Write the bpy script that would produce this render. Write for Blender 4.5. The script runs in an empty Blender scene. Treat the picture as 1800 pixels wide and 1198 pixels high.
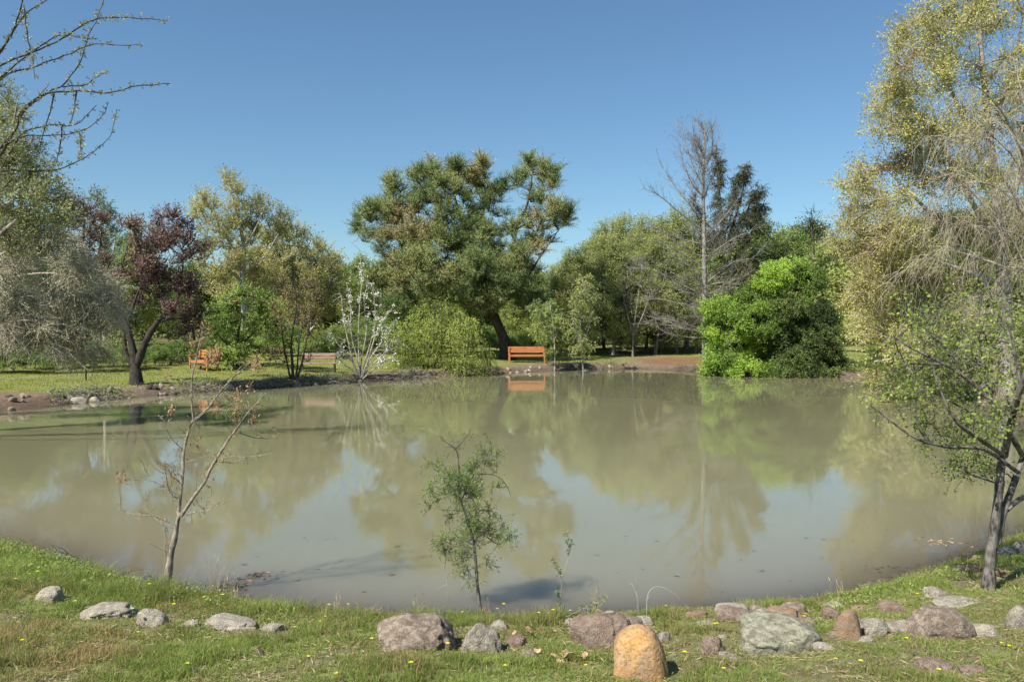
import bpy, math, random
import numpy as np

C = bpy.context.scene.collection
S = bpy.context.scene

# ------------------------------------------------------------------ camera
F = 1400.0
TH = math.atan(24 / F)
EYE = np.array([0, 0, 2.3])
cd = bpy.data.cameras.new('camera')
cam = bpy.data.objects.new('camera', cd)
C.objects.link(cam)
cd.sensor_width = 36.0
cd.lens = 28.0
cd.clip_start = 0.05
cd.clip_end = 5000
cam.location = EYE
cam.rotation_euler = (math.radians(90) - TH, 0, 0)
S.camera = cam

# ------------------------------------------------------------------ light
SUN_DIR = np.array([-0.48, -0.46, 0.75])      # towards the sun
SUN_DIR = SUN_DIR / np.linalg.norm(SUN_DIR)
elev = math.asin(SUN_DIR[2])
az = math.atan2(SUN_DIR[0], SUN_DIR[1])
w = bpy.data.worlds.new("World")
S.world = w
w.use_nodes = True
nt = w.node_tree
bg = nt.nodes['Background']
sky = nt.nodes.new('ShaderNodeTexSky')
sky.sky_type = 'NISHITA'
sky.sun_disc = False
sky.sun_elevation = elev
sky.sun_rotation = az
sky.altitude = 300
sky.air_density = 1.1
sky.dust_density = 0.6
sky.ozone_density = 1.6
tn = nt.nodes.new('ShaderNodeMix'); tn.data_type = 'RGBA'; tn.blend_type = 'MULTIPLY'; tn.inputs[0].default_value = 1
tn.inputs[7].default_value = (.70, .90, 1.0, 1)
nt.links.new(sky.outputs[0], tn.inputs[6]); nt.links.new(tn.outputs[2], bg.inputs[0])
bg.inputs[1].default_value = 0.0785
sl = bpy.data.lights.new('sun', 'SUN')
sl.energy = 4.8
sl.angle = math.radians(0.5)
sl.color = (1.0, 0.95, 0.86)
so = bpy.data.objects.new('sun', sl)
C.objects.link(so)
so.rotation_euler = (math.acos(SUN_DIR[2]), 0, math.atan2(SUN_DIR[0], -SUN_DIR[1]))
S.view_settings.view_transform = 'Standard'
S.view_settings.look = 'None'
S.view_settings.exposure = 0.7
S.view_settings.gamma = 1.0
S.cycles.max_bounces = 7
S.cycles.diffuse_bounces = 4
S.cycles.glossy_bounces = 3
S.cycles.transmission_bounces = 4
S.cycles.transparent_max_bounces = 6
S.cycles.caustics_reflective = False
S.cycles.caustics_refractive = False
S.cycles.use_denoising = True

# ------------------------------------------------------------------ helpers
def nrm(a):
    return a / np.maximum(np.linalg.norm(a, axis=-1, keepdims=True), 1e-9)

def at(px, py, Y):
    u, v = (px - 900) / F, (599 - py) / F
    c, s = math.cos(TH), math.sin(TH)
    d = np.array([u, c + v * s, -s + v * c])
    return EYE + d * (Y / d[1])

def water_pt(px, py):
    d = at(px, py, 10) - EYE
    t = -EYE[2] / d[2]
    return EYE + d * t

def sstep(x):
    x = np.clip(x, 0, 1)
    return x * x * (3 - 2 * x)

def _hash(i, j, k, seed):
    n = (i * 374761393 + j * 668265263 + k * 2147483647 + seed * 1274126177) & 0xffffffff
    n = ((n ^ (n >> 13)) * 1274126177) & 0xffffffff
    n = n ^ (n >> 16)
    return (n & 0xffff) / 65535.0

def noise(p, seed=0):
    p = np.asarray(p, float)
    if p.shape[-1] == 2:
        p = np.concatenate([p, np.zeros(p.shape[:-1] + (1,))], -1)
    i = np.floor(p).astype(np.int64)
    f = p - i
    f = f * f * (3 - 2 * f)
    r = 0
    for dx in (0, 1):
        for dy in (0, 1):
            for dz in (0, 1):
                wt = (f[..., 0] if dx else 1 - f[..., 0]) * (f[..., 1] if dy else 1 - f[..., 1]) * (f[..., 2] if dz else 1 - f[..., 2])
                r = r + wt * _hash(i[..., 0] + dx, i[..., 1] + dy, i[..., 2] + dz, seed)
    return r

def fbm(p, seed=0, o=4):
    r, a = 0, 0.5
    p = np.asarray(p, float)
    for q in range(o):
        r = r + a * noise(p * 2 ** q, seed + q)
        a *= .5
    return r / (1 - .5 ** o)

# ------------------------------------------------------------------ the pond's outline
SH = [(0, 962), (100, 988), (200, 1022), (300, 1043), (400, 1056), (500, 1075), (650, 1088), (800, 1090), (930, 1092),
      (1060, 1086), (1200, 1080), (1300, 1070), (1400, 1062), (1480, 1050), (1560, 1028), (1640, 1005), (1700, 985), (1745, 960), (1800, 932),
      (1930, 905), (2000, 860), (1930, 800), (1800, 752), (1740, 717), (1680, 692), (1600, 673), (1520, 664), (1450, 664), (1300, 661),
      (1240, 656), (1180, 650), (1100, 647), (1000, 650), (900, 655), (840, 659), (750, 663), (600, 673), (450, 683), (330, 691),
      (250, 697), (190, 702), (120, 710), (60, 718), (0, 723), (-120, 735), (-330, 765), (-480, 810), (-430, 860), (-200, 915)]
poly = np.array([water_pt(a, b)[:2] for a, b in SH])
for _ in range(2):
    q = np.roll(poly, -1, 0)
    poly = np.stack([poly * .75 + q * .25, poly * .25 + q * .75], 1).reshape(-1, 2)

def sdist(x, y):
    """distance to the shoreline, negative in the pond"""
    x = np.atleast_1d(np.asarray(x, float)); y = np.atleast_1d(np.asarray(y, float))
    A = poly; B = np.roll(poly, -1, 0)
    out = np.empty(x.shape)
    for s in range(0, x.size, 20000):
        px = x[s:s + 20000, None]; py = y[s:s + 20000, None]
        ex, ey = (B - A)[:, 0], (B - A)[:, 1]
        t = np.clip(((px - A[:, 0]) * ex + (py - A[:, 1]) * ey) / (ex * ex + ey * ey), 0, 1)
        d2 = (px - A[:, 0] - t * ex) ** 2 + (py - A[:, 1] - t * ey) ** 2
        d = np.sqrt(d2.min(1))
        cr = ((A[:, 1] > py) != (B[:, 1] > py)) & (px < (B[:, 0] - A[:, 0]) * (py - A[:, 1]) / (B[:, 1] - A[:, 1] + 1e-12) + A[:, 0])
        ins = cr.sum(1) % 2 == 1
        out[s:s + 20000] = np.where(ins, -d, d)
    return out

def height(x, y, d=None):
    x = np.atleast_1d(np.asarray(x, float)); y = np.atleast_1d(np.asarray(y, float))
    if d is None:
        d = sdist(x, y)
    p = np.stack([x, y], -1)
    d = d + (noise(p * 1.7, 5) - .5) * .35 * sstep((y - 9) / 6) * np.exp(-np.abs(d) / 2) + (noise(p * 4, 6) - .5) * .07
    dp = np.maximum(d, 0)
    near = .05 * sstep(dp / .12) + .72 * (1 - np.exp(-dp / 3.3))
    far = .20 * sstep(dp / .55) + .33 * (1 - np.exp(-dp / 6)) + .010 * np.minimum(dp, 90)
    k = sstep((y - 8) / 5)
    z = near * (1 - k) + far * k
    under = -np.minimum(.33 * np.maximum(-d, 0), 1.3)
    z = np.where(d < 0, under, z)
    amp = sstep(dp / .6)
    z = z + amp * ((fbm(p * 1.3, 11) - .5) * .10 + (fbm(p * .25, 12) - .5) * .18 * k + (noise(p * 9, 13) - .5) * .03 * (1 - k))
    return z

def gnd(px, py, tmax=250):
    """the point of the ground seen at a pixel of the photograph"""
    d = at(px, py, 1.0) - EYE
    ts = np.concatenate([np.arange(2, 12, .03), np.arange(12, tmax, .15)])
    P = EYE + d * ts[:, None]
    h = np.maximum(height(P[:, 0], P[:, 1]), -0.02)
    k = np.argmax(P[:, 2] <= h)
    if P[k, 2] > h[k]:
        k = len(ts) - 1
    q = P[k].copy()
    q[2] = h[k]
    return q

def base_at(px, Y):
    x = at(px, 600, Y)[0]
    return np.array([x, Y, height(x, Y)[0]])

# ------------------------------------------------------------------ mesh building
class MB:
    def __init__(s):
        s.V = []; s.F = []; s.T = []; s.M = []; s.n = 0; s.sm = []
    def add(s, V, Fq, tint=0.5, mat=0, smooth=False):
        V = np.asarray(V, float).reshape(-1, 3); Fq = np.asarray(Fq, int)
        s.V.append(V)
        s.T.append(np.broadcast_to(np.asarray(tint, float), (len(V),)))
        s.F.append((Fq + s.n, mat, smooth))
        s.n += len(V)
    def build(s, name, mats, parent=None, loc=None):
        if not isinstance(mats, (list, tuple)):
            mats = [mats]
        V = np.concatenate(s.V).astype(np.float32)
        if loc is not None:
            V = V - np.asarray(loc, np.float32)
        me = bpy.data.meshes.new(name)
        me.vertices.add(len(V))
        me.vertices.foreach_set('co', V.ravel())
        idx = np.concatenate([f.ravel() for f, _, _ in s.F])
        tot = np.concatenate([np.full(len(f), f.shape[1]) for f, _, _ in s.F])
        mi = np.concatenate([np.full(len(f), m) for f, m, _ in s.F])
        sm = np.concatenate([np.full(len(f), q) for f, _, q in s.F])
        me.loops.add(len(idx)); me.loops.foreach_set('vertex_index', idx.astype(np.int32))
        me.polygons.add(len(tot))
        st = np.concatenate([[0], np.cumsum(tot)[:-1]])
        me.polygons.foreach_set('loop_start', st.astype(np.int32))
        me.polygons.foreach_set('material_index', mi.astype(np.int32))
        me.polygons.foreach_set('use_smooth', sm.astype(bool))
        a = me.attributes.new('tint', 'FLOAT', 'POINT')
        a.data.foreach_set('value', np.concatenate(s.T).astype(np.float32))
        for m in mats:
            me.materials.append(m)
        me.update(calc_edges=True)
        o = bpy.data.objects.new(name, me)
        C.objects.link(o)
        if parent is not None:
            o.parent = parent
        return o

def tubes(mb, polys, sides=4, tint=.5, mat=0, smooth=True):
    """polys: list of (points, radii)"""
    groups = {}
    for p, r in polys:
        groups.setdefault(len(p), []).append((p, r))
    for n, lst in groups.items():
        P = np.array([q[0] for q in lst], float); Rr = np.array([q[1] for q in lst], float)
        tube_arr(mb, P, Rr, sides, tint, mat, smooth)

def tube_arr(mb, P, Rr, sides=3, tint=.5, mat=0, smooth=True):
    B, n = P.shape[:2]
    if B == 0:
        return
    T = np.empty_like(P)
    T[:, 1:-1] = P[:, 2:] - P[:, :-2]; T[:, 0] = P[:, 1] - P[:, 0]; T[:, -1] = P[:, -1] - P[:, -2]
    T = nrm(T)
    D = nrm(P[:, -1] - P[:, 0])
    ax = np.where(np.abs(D[:, 2:3]) < .75, np.array([[0, 0, 1.]]), np.array([[1., 0, 0]]))[:, None, :]
    n1 = nrm(ax - T * (T * ax).sum(-1, keepdims=True))
    n2 = np.cross(T, n1)
    a = np.arange(sides) * 2 * math.pi / sides
    V = P[:, :, None, :] + Rr[:, :, None, None] * (np.cos(a)[:, None] * n1[:, :, None, :] + np.sin(a)[:, None] * n2[:, :, None, :])
    base = (np.arange(B) * n * sides)[:, None, None]
    i = np.arange(n - 1)[None, :, None] * sides
    j = np.arange(sides)[None, None, :]; j2 = (j + 1) % sides
    Fq = np.stack([base + i + j, base + i + j2, base + i + sides + j2, base + i + sides + j], -1).reshape(-1, 4)
    if np.ndim(tint) == 1:
        tint = np.repeat(tint, n * sides)
    mb.add(V.reshape(-1, 3), Fq, tint, mat, smooth)

def leaves(mb, P, A, size, ratio, tint, rng, mat=0, flat=0.0):
    """rhombic leaves: P base points, A axes"""
    n = len(P)
    A = nrm(A)
    rv = rng.normal(size=(n, 3))
    sd = np.cross(A, rv)
    if flat:
        up = np.cross(A, np.array([0, 0, 1.]))
        sd = nrm(sd) * (1 - flat) + nrm(up) * flat
    sd = nrm(sd)
    size = np.broadcast_to(size, (n,))[:, None]
    hw = size * ratio * .5
    V = np.stack([P, P + A * size * .45 + sd * hw, P + A * size, P + A * size * .45 - sd * hw], 1).reshape(-1, 3)
    Fq = np.arange(n * 4).reshape(-1, 4)
    mb.add(V, Fq, np.repeat(np.broadcast_to(tint, (n,)), 4), mat, False)

def empty(name, loc, label, cat, group=None):
    o = bpy.data.objects.new(name, None)
    o.empty_display_size = .2
    C.objects.link(o)
    o.location = [float(v) for v in loc]
    o['label'] = label; o['category'] = cat
    if group:
        o['group'] = group
    return o

def tag(o, label=None, cat=None, group=None, kind=None):
    if label: o['label'] = label
    if cat: o['category'] = cat
    if group: o['group'] = group
    if kind: o['kind'] = kind
    return o

def copy_tree(root, loc, rz=0, sc=1.0, label=None, group=None):
    r = root.copy(); C.objects.link(r)
    r.location = [float(v) for v in loc]; r.rotation_euler = (0, 0, rz)
    r.scale = (sc, sc, sc) if np.ndim(sc) == 0 else sc
    if label: r['label'] = label
    if group: r['group'] = group
    for ch in list(root.children):
        c = ch.copy(); C.objects.link(c); c.parent = r
        for g in list(ch.children):
            e = g.copy(); C.objects.link(e); e.parent = c
    return r

# ------------------------------------------------------------------ materials
def newmat(name):
    m = bpy.data.materials.new(name); m.use_nodes = True
    return m, m.node_tree, m.node_tree.nodes['Principled BSDF']

def ramp(nt, stops):
    r = nt.nodes.new('ShaderNodeValToRGB')
    e = r.color_ramp.elements
    while len(e) < len(stops):
        e.new(.5)
    for k, (p, c) in enumerate(stops):
        e[k].position = p; e[k].color = (*c, 1)
    return r

def leafmat(name, stops, trans=.4, rough=.65, spec=.12, gain=(1.4, 1.3, 1.25)):
    m, nt, b = newmat(name)
    at_ = nt.nodes.new('ShaderNodeAttribute'); at_.attribute_name = 'tint'
    n = len(stops)
    r = ramp(nt, [(k / max(1, n - 1), tuple(min(.8, v * g_ * (1.0 if name.startswith(('grass', 'lawn')) else 1.17)) for v, g_ in zip(c, gain))) for k, c in enumerate(stops)])
    nt.links.new(at_.outputs['Fac'], r.inputs[0])
    nt.links.new(r.outputs[0], b.inputs['Base Color'])
    b.inputs['Roughness'].default_value = rough
    b.inputs['Specular IOR Level'].default_value = spec
    tr = nt.nodes.new('ShaderNodeBsdfTranslucent')
    nt.links.new(r.outputs[0], tr.inputs[0])
    mx = nt.nodes.new('ShaderNodeMixShader'); mx.inputs[0].default_value = trans
    out = nt.nodes['Material Output']
    nt.links.new(b.outputs[0], mx.inputs[1]); nt.links.new(tr.outputs[0], mx.inputs[2])
    nt.links.new(mx.outputs[0], out.inputs[0])
    return m

def barkmat(name, dark, light, scale=6, bump=.6, patch=.5):
    m, nt, b = newmat(name)
    tc = nt.nodes.new('ShaderNodeTexCoord')
    mp = nt.nodes.new('ShaderNodeMapping'); mp.inputs['Scale'].default_value = (1, 1, .35)
    nt.links.new(tc.outputs['Object'], mp.inputs[0])
    n1 = nt.nodes.new('ShaderNodeTexNoise'); n1.inputs['Scale'].default_value = scale * 3; n1.inputs['Detail'].default_value = 6
    n2 = nt.nodes.new('ShaderNodeTexNoise'); n2.inputs['Scale'].default_value = scale; n2.inputs['Detail'].default_value = 3
    nt.links.new(mp.outputs[0], n1.inputs[0]); nt.links.new(tc.outputs['Object'], n2.inputs[0])
    r1 = ramp(nt, [(.35, dark), (.65, light)])
    nt.links.new(n1.outputs[0], r1.inputs[0])
    mx = nt.nodes.new('ShaderNodeMix'); mx.data_type = 'RGBA'
    r2 = ramp(nt, [(.45, (0, 0, 0)), (.6, (patch,) * 3)])
    nt.links.new(n2.outputs[0], r2.inputs[0])
    nt.links.new(r2.outputs[0], mx.inputs[0])
    nt.links.new(r1.outputs[0], mx.inputs[6])
    mx.inputs[7].default_value = (*[min(1, c * 1.5) for c in light], 1)
    nt.links.new(mx.outputs[2], b.inputs['Base Color'])
    b.inputs['Roughness'].default_value = .9
    b.inputs['Specular IOR Level'].default_value = .2
    bp = nt.nodes.new('ShaderNodeBump'); bp.inputs['Strength'].default_value = bump; bp.inputs['Distance'].default_value = .02
    nt.links.new(n1.outputs[0], bp.inputs['Height']); nt.links.new(bp.outputs[0], b.inputs['Normal'])
    return m

def rockmat(name, c1, c2, lichen, lam=.5, scale=8, bmp=1.0):
    m, nt, b = newmat(name)
    tc = nt.nodes.new('ShaderNodeTexCoord')
    oi = nt.nodes.new('ShaderNodeObjectInfo')
    ad = nt.nodes.new('ShaderNodeVectorMath'); ad.operation = 'ADD'
    sc = nt.nodes.new('ShaderNodeVectorMath'); sc.operation = 'SCALE'; sc.inputs['Scale'].default_value = 30
    cb = nt.nodes.new('ShaderNodeCombineXYZ')
    nt.links.new(oi.outputs['Random'], cb.inputs[0]); nt.links.new(cb.outputs[0], sc.inputs[0])
    nt.links.new(tc.outputs['Object'], ad.inputs[0]); nt.links.new(sc.outputs[0], ad.inputs[1])
    def nz(s, d=6, rr=.6):
        n = nt.nodes.new('ShaderNodeTexNoise'); n.inputs['Scale'].default_value = s; n.inputs['Detail'].default_value = d
        n.inputs['Roughness'].default_value = rr
        nt.links.new(ad.outputs[0], n.inputs[0]); return n
    a, bb, cc, dd = nz(scale), nz(scale * 2.6, 8, .75), nz(scale * 1.7, 4), nz(scale * 14, 3)
    r1 = ramp(nt, [(.3, c1), (.7, c2)]); nt.links.new(a.outputs[0], r1.inputs[0])
    r2 = ramp(nt, [(.52 - .12 * lam, (0, 0, 0)), (.62 - .12 * lam, (1, 1, 1))]); nt.links.new(bb.outputs[0], r2.inputs[0])
    ml = nt.nodes.new('ShaderNodeMath'); ml.operation = 'MULTIPLY'; ml.inputs[1].default_value = min(1, lam * 1.3)
    nt.links.new(r2.outputs[0], ml.inputs[0])
    mx = nt.nodes.new('ShaderNodeMix'); mx.data_type = 'RGBA'
    nt.links.new(ml.outputs[0], mx.inputs[0]); nt.links.new(r1.outputs[0], mx.inputs[6]); mx.inputs[7].default_value = (*lichen, 1)
    r3 = ramp(nt, [(.3, (.6, .58, .55)), (.5, (1, 1, 1)), (.8, (1.15, 1.15, 1.15))]); nt.links.new(dd.outputs[0], r3.inputs[0])
    m2 = nt.nodes.new('ShaderNodeMix'); m2.data_type = 'RGBA'; m2.blend_type = 'MULTIPLY'; m2.inputs[0].default_value = 1
    nt.links.new(mx.outputs[2], m2.inputs[6]); nt.links.new(r3.outputs[0], m2.inputs[7])
    nt.links.new(m2.outputs[2], b.inputs['Base Color'])
    b.inputs['Roughness'].default_value = .9; b.inputs['Specular IOR Level'].default_value = .2
    bp = nt.nodes.new('ShaderNodeBump'); bp.inputs['Strength'].default_value = bmp; bp.inputs['Distance'].default_value = .02
    am = nt.nodes.new('ShaderNodeMath'); am.operation = 'ADD'
    nt.links.new(bb.outputs[0], am.inputs[0]); nt.links.new(dd.outputs[0], am.inputs[1])
    nt.links.new(am.outputs[0], bp.inputs['Height']); nt.links.new(bp.outputs[0], b.inputs['Normal'])
    return m

def woodmat(name, c1, c2):
    m, nt, b = newmat(name)
    tc = nt.nodes.new('ShaderNodeTexCoord')
    mp = nt.nodes.new('ShaderNodeMapping'); mp.inputs['Scale'].default_value = (2, 30, 30)
    nt.links.new(tc.outputs['Object'], mp.inputs[0])
    n = nt.nodes.new('ShaderNodeTexNoise'); n.inputs['Scale'].default_value = 2; n.inputs['Detail'].default_value = 5
    nt.links.new(mp.outputs[0], n.inputs[0])
    r = ramp(nt, [(.3, c1), (.7, c2)]); nt.links.new(n.outputs[0], r.inputs[0]); nt.links.new(r.outputs[0], b.inputs['Base Color'])
    b.inputs['Roughness'].default_value = .6
    return m

BARK = dict(
    grey=barkmat('grey_bark', (.10, .085, .07), (.27, .25, .22)),
    dark=barkmat('dark_bark', (.025, .02, .017), (.07, .058, .048), patch=.2),
    pine=barkmat('pine_bark', (.03, .022, .018), (.11, .08, .06), patch=.2),
    pale=barkmat('pale_bark', (.20, .18, .14), (.40, .37, .31)),
    tan=barkmat('tan_bark', (.21, .18, .13), (.41, .36, .265)),
    mottled=barkmat('mottled_bark', (.03, .026, .022), (.17, .15, .13), scale=14, bump=.8, patch=.6),
    sapling=barkmat('sapling_bark', (.10, .08, .06), (.34, .29, .22), scale=22, patch=.4),
    pinkish=barkmat('pinkish_bark', (.27, .23, .19), (.46, .41, .34)),
)

# ------------------------------------------------------------------ ground
def build_ground():
    ys = [-300, -150, -80, -50, -30, -20, -12, -8, -5, -3, -2, -1, -.5, 0, .5, 1, 1.5, 2, 2.4, 2.7]
    y = 3.0
    while y < 9: ys.append(y); y += .05
    while y < 70: ys.append(y); y += max(.12, .012 * y)
    while y < 3500: ys.append(y); y *= 1.12
    ys = np.array(ys + [3500.])
    u = np.linspace(-1, 1, 301)
    a = 4.6
    hw = np.maximum(60, ys * 1.3); hw = np.where(ys < -20, np.maximum(60, -ys * 1.5), hw)
    X = hw[:, None] * (np.sinh(a * u) / math.sinh(a))[None, :]
    Yg = np.repeat(ys[:, None], len(u), 1)
    x, yy = X.ravel(), Yg.ravel()
    d = sdist(x, yy)
    z = height(x, yy, d)
    n0, n1 = X.shape
    i = np.arange(n0 - 1)[:, None] * n1; j = np.arange(n1 - 1)[None, :]
    Fq = np.stack([i + j, i + j + 1, i + n1 + j + 1, i + n1 + j], -1).reshape(-1, 4)
    mb = MB(); mb.add(np.stack([x, yy, z], -1), Fq, 0.5, 0, True)
    m, nt, b = newmat('ground')
    def attr(nm):
        q = nt.nodes.new('ShaderNodeAttribute'); q.attribute_name = nm; return q.outputs['Fac']
    geo = nt.nodes.new('ShaderNodeNewGeometry')
    def nz(s, dd=5, rr=.6):
        n = nt.nodes.new('ShaderNodeTexNoise'); n.inputs['Scale'].default_value = s; n.inputs['Detail'].default_value = dd
        n.inputs['Roughness'].default_value = rr
        nt.links.new(geo.outputs['Position'], n.inputs[0]); return n.outputs[0]
    def mix(f, c0, c1):
        q = nt.nodes.new('ShaderNodeMix'); q.data_type = 'RGBA'
        nt.links.new(f, q.inputs[0])
        for k, c in ((6, c0), (7, c1)):
            if isinstance(c, tuple): q.inputs[k].default_value = (*c, 1)
            else: nt.links.new(c, q.inputs[k])
        return q.outputs[2]
    soil = ramp(nt, [(.3, (.09, .06, .04)), (.5, (.19, .14, .10)), (.72, (.30, .24, .18))]); nt.links.new(nz(9, 8, .7), soil.inputs[0])
    dirt2 = ramp(nt, [(.35, (.13, .06, .04)), (.65, (.27, .15, .10))]); nt.links.new(nz(14, 8, .7), dirt2.inputs[0])
    green = ramp(nt, [(.25, (.20, .16, .09)), (.42, (.18, .19, .07)), (.6, (.23, .25, .085)), (.8, (.34, .31, .14))]); nt.links.new(nz(7, 10, .85), green.inputs[0])
    c = mix(attr('green'), soil.outputs[0], green.outputs[0])
    c = mix(attr('mulch'), c, dirt2.outputs[0])
    c = mix(attr('wet'), c, (.055, .045, .035))
    nt.links.new(c, b.inputs['Base Color'])
    b.inputs['Roughness'].default_value = .95; b.inputs['Specular IOR Level'].default_value = .1
    bp = nt.nodes.new('ShaderNodeBump'); bp.inputs['Strength'].default_value = .8; bp.inputs['Distance'].default_value = .03
    nt.links.new(nz(22, 8, .8), bp.inputs['Height']); nt.links.new(bp.outputs[0], b.inputs['Normal'])
    o = mb.build('ground', m)
    tag(o, kind='structure')
    p = np.stack([x, yy], -1)
    g = greenness(x, yy, d)
    mul = mulchness(x, yy, d)
    wet = sstep(1 - (d - .0) / np.where(yy > 12, .55 + .5 * noise(p * .8, 4), .16)) * sstep((z + .4) / .3) * (.5 + .5 * noise(p * 3, 3))
    for nm, arr in (('green', g), ('mulch', mul), ('wet', wet * .8)):
        q = o.data.attributes.new(nm, 'FLOAT', 'POINT'); q.data.foreach_set('value', arr.astype(np.float32))
    return o

def greenness(x, y, d):
    p = np.stack([x, y], -1)
    k = sstep((y - 8) / 5)
    nearg = sstep((d - .05) / .25) * (.35 + .65 * sstep((fbm(p * 2.4, 31) - .36) / .12))
    # bare patches to the right of the near bank
    nearg = nearg * (1 - .5 * sstep((x - .2) / 1.0) * sstep((fbm(p * 3.2, 37) - .46) / .08))
    n = (fbm(p * .6, 33) - .5)
    farg = sstep((d - .7 - 1.2 * n) / .5)
    # a bare footpath along the far shore, right of the benches
    bare = sstep((x + 1.5) / 2.0) * sstep(1 - (d - 1.5 - 2.5 * n) / .8) * sstep((11.5 - x) / 1.5)
    bare2 = sstep(1 - (np.hypot((x + 13.3) / 3.5, (y - 23.6) / 1.1) - .8) / .3) * .9
    bare3 = sstep((x - 5.5) / 2) * sstep((11 - x) / 1.5) * sstep((y - 40) / 2)
    farg = farg * (1 - .95 * bare) * (1 - bare2) * (1 - .7 * bare3)
    farg = np.where(y > 62, .75, farg)
    return nearg * (1 - k) + farg * k

def mulchness(x, y, d):
    p = np.stack([x, y], -1)
    m = sstep(1 - (np.hypot((x - 10.3) / 3.2, (y - 46.5) / 3.2) - .7 - .5 * (fbm(p * .8, 41) - .5)) / .35)
    m2 = sstep(1 - (np.hypot((x + 13.3) / 3.8, (y - 23.2) / 1.2) - .8) / .4) * .3
    m3 = sstep(1 - (np.hypot((x - 2.15) / .38, (y - 3.75) / .16) - .8 - .6 * (fbm(p * 5, 43) - .5)) / .3)
    return np.clip(m + m2 + m3, 0, 1)

build_ground()

# ------------------------------------------------------------------ water
def build_water():
    m, nt, b = newmat('pond_water')
    geo = nt.nodes.new('ShaderNodeNewGeometry')
    def nz(sc, vec=(1, 1, 1), dd=3, rr=.5):
        mp = nt.nodes.new('ShaderNodeMapping'); mp.inputs['Scale'].default_value = vec
        nt.links.new(geo.outputs['Position'], mp.inputs[0])
        n = nt.nodes.new('ShaderNodeTexNoise'); n.inputs['Scale'].default_value = sc; n.inputs['Detail'].default_value = dd
        n.inputs['Roughness'].default_value = rr
        nt.links.new(mp.outputs[0], n.inputs[0]); return n.outputs[0]
    base = ramp(nt, [(.35, (.182, .172, .098)), (.65, (.222, .210, .125))]); nt.links.new(nz(.12, dd=4), base.inputs[0])
    a = nt.nodes.new('ShaderNodeAttribute'); a.attribute_name = 'tint'
    mx = nt.nodes.new('ShaderNodeMix'); mx.data_type = 'RGBA'
    nt.links.new(a.outputs['Fac'], mx.inputs[0]); nt.links.new(base.outputs[0], mx.inputs[6]); mx.inputs[7].default_value = (.18, .155, .120, 1)
    nt.links.new(mx.outputs[2], b.inputs['Base Color'])
    b.inputs['Roughness'].default_value = .02; b.inputs['IOR'].default_value = 1.40
    b.subsurface_method = 'BURLEY'
    b.inputs['Subsurface Weight'].default_value = 1.0
    b.inputs['Subsurface Radius'].default_value = (1.0, 1.0, .7)
    b.inputs['Subsurface Scale'].default_value = .45
    al = nt.nodes.new('ShaderNodeMath'); al.operation = 'MULTIPLY_ADD'; al.inputs[1].default_value = -.75; al.inputs[2].default_value = 1
    a2 = nt.nodes.new('ShaderNodeAttribute'); a2.attribute_name = 'shallow'
    nt.links.new(a2.outputs['Fac'], al.inputs[0]); nt.links.new(al.outputs[0], b.inputs['Alpha'])
    # gentle ripples, in patches
    pt = ramp(nt, [(.4, (.12,) * 3), (.62, (1,) * 3)]); nt.links.new(nz(.22, (1, 2.2, 1), 2), pt.inputs[0])
    b1 = nt.nodes.new('ShaderNodeBump'); b1.inputs['Distance'].default_value = .004
    st = nt.nodes.new('ShaderNodeMath'); st.operation = 'MULTIPLY'; st.inputs[1].default_value = .20
    nt.links.new(pt.outputs[0], st.inputs[0]); nt.links.new(st.outputs[0], b1.inputs['Strength'])
    nt.links.new(nz(7, (.45, 1.6, 1), 3), b1.inputs['Height'])
    b2 = nt.nodes.new('ShaderNodeBump'); b2.inputs['Distance'].default_value = .02; b2.inputs['Strength'].default_value = .03
    nt.links.new(nz(1.1, (1, 1.3, 1), 2), b2.inputs['Height']); nt.links.new(b1.outputs[0], b2.inputs['Normal'])
    nt.links.new(b2.outputs[0], b.inputs['Normal'])
    x0, y0 = poly.min(0) - 1.5; x1, y1 = poly.max(0) + 1.5
    xs = np.linspace(x0, x1, 260)
    ys = np.concatenate([np.linspace(y0, 10, 90)[:-1], np.linspace(10, y1, 160)])
    X, Y = np.meshgrid(xs, ys)
    d = sdist(X.ravel(), Y.ravel())
    n0, n1 = X.shape
    i = np.arange(n0 - 1)[:, None] * n1; j = np.arange(n1 - 1)[None, :]
    Fq = np.stack([i + j, i + j + 1, i + n1 + j + 1, i + n1 + j], -1).reshape(-1, 4)
    # keep only quads that touch the pond or its rim
    keep = (d[Fq] < .45).any(1)
    Fq = Fq[keep]
    used = np.unique(Fq); rm = np.full(len(d), -1); rm[used] = np.arange(len(used))
    V = np.stack([X.ravel(), Y.ravel(), np.zeros(X.size)], -1)[used]
    dd = d[used]
    sh = np.exp(np.minimum(dd, 0) / .9)
    mb = MB(); mb.add(V, rm[Fq], sh * sstep((12 - V[:, 1]) / 4), 0, True)
    o = mb.build('water', m); tag(o, kind='structure')
    q = o.data.attributes.new('shallow', 'FLOAT', 'POINT')
    q.data.foreach_set('value', np.exp(np.minimum(dd, 0) / .35).astype(np.float32))
build_water()

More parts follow.
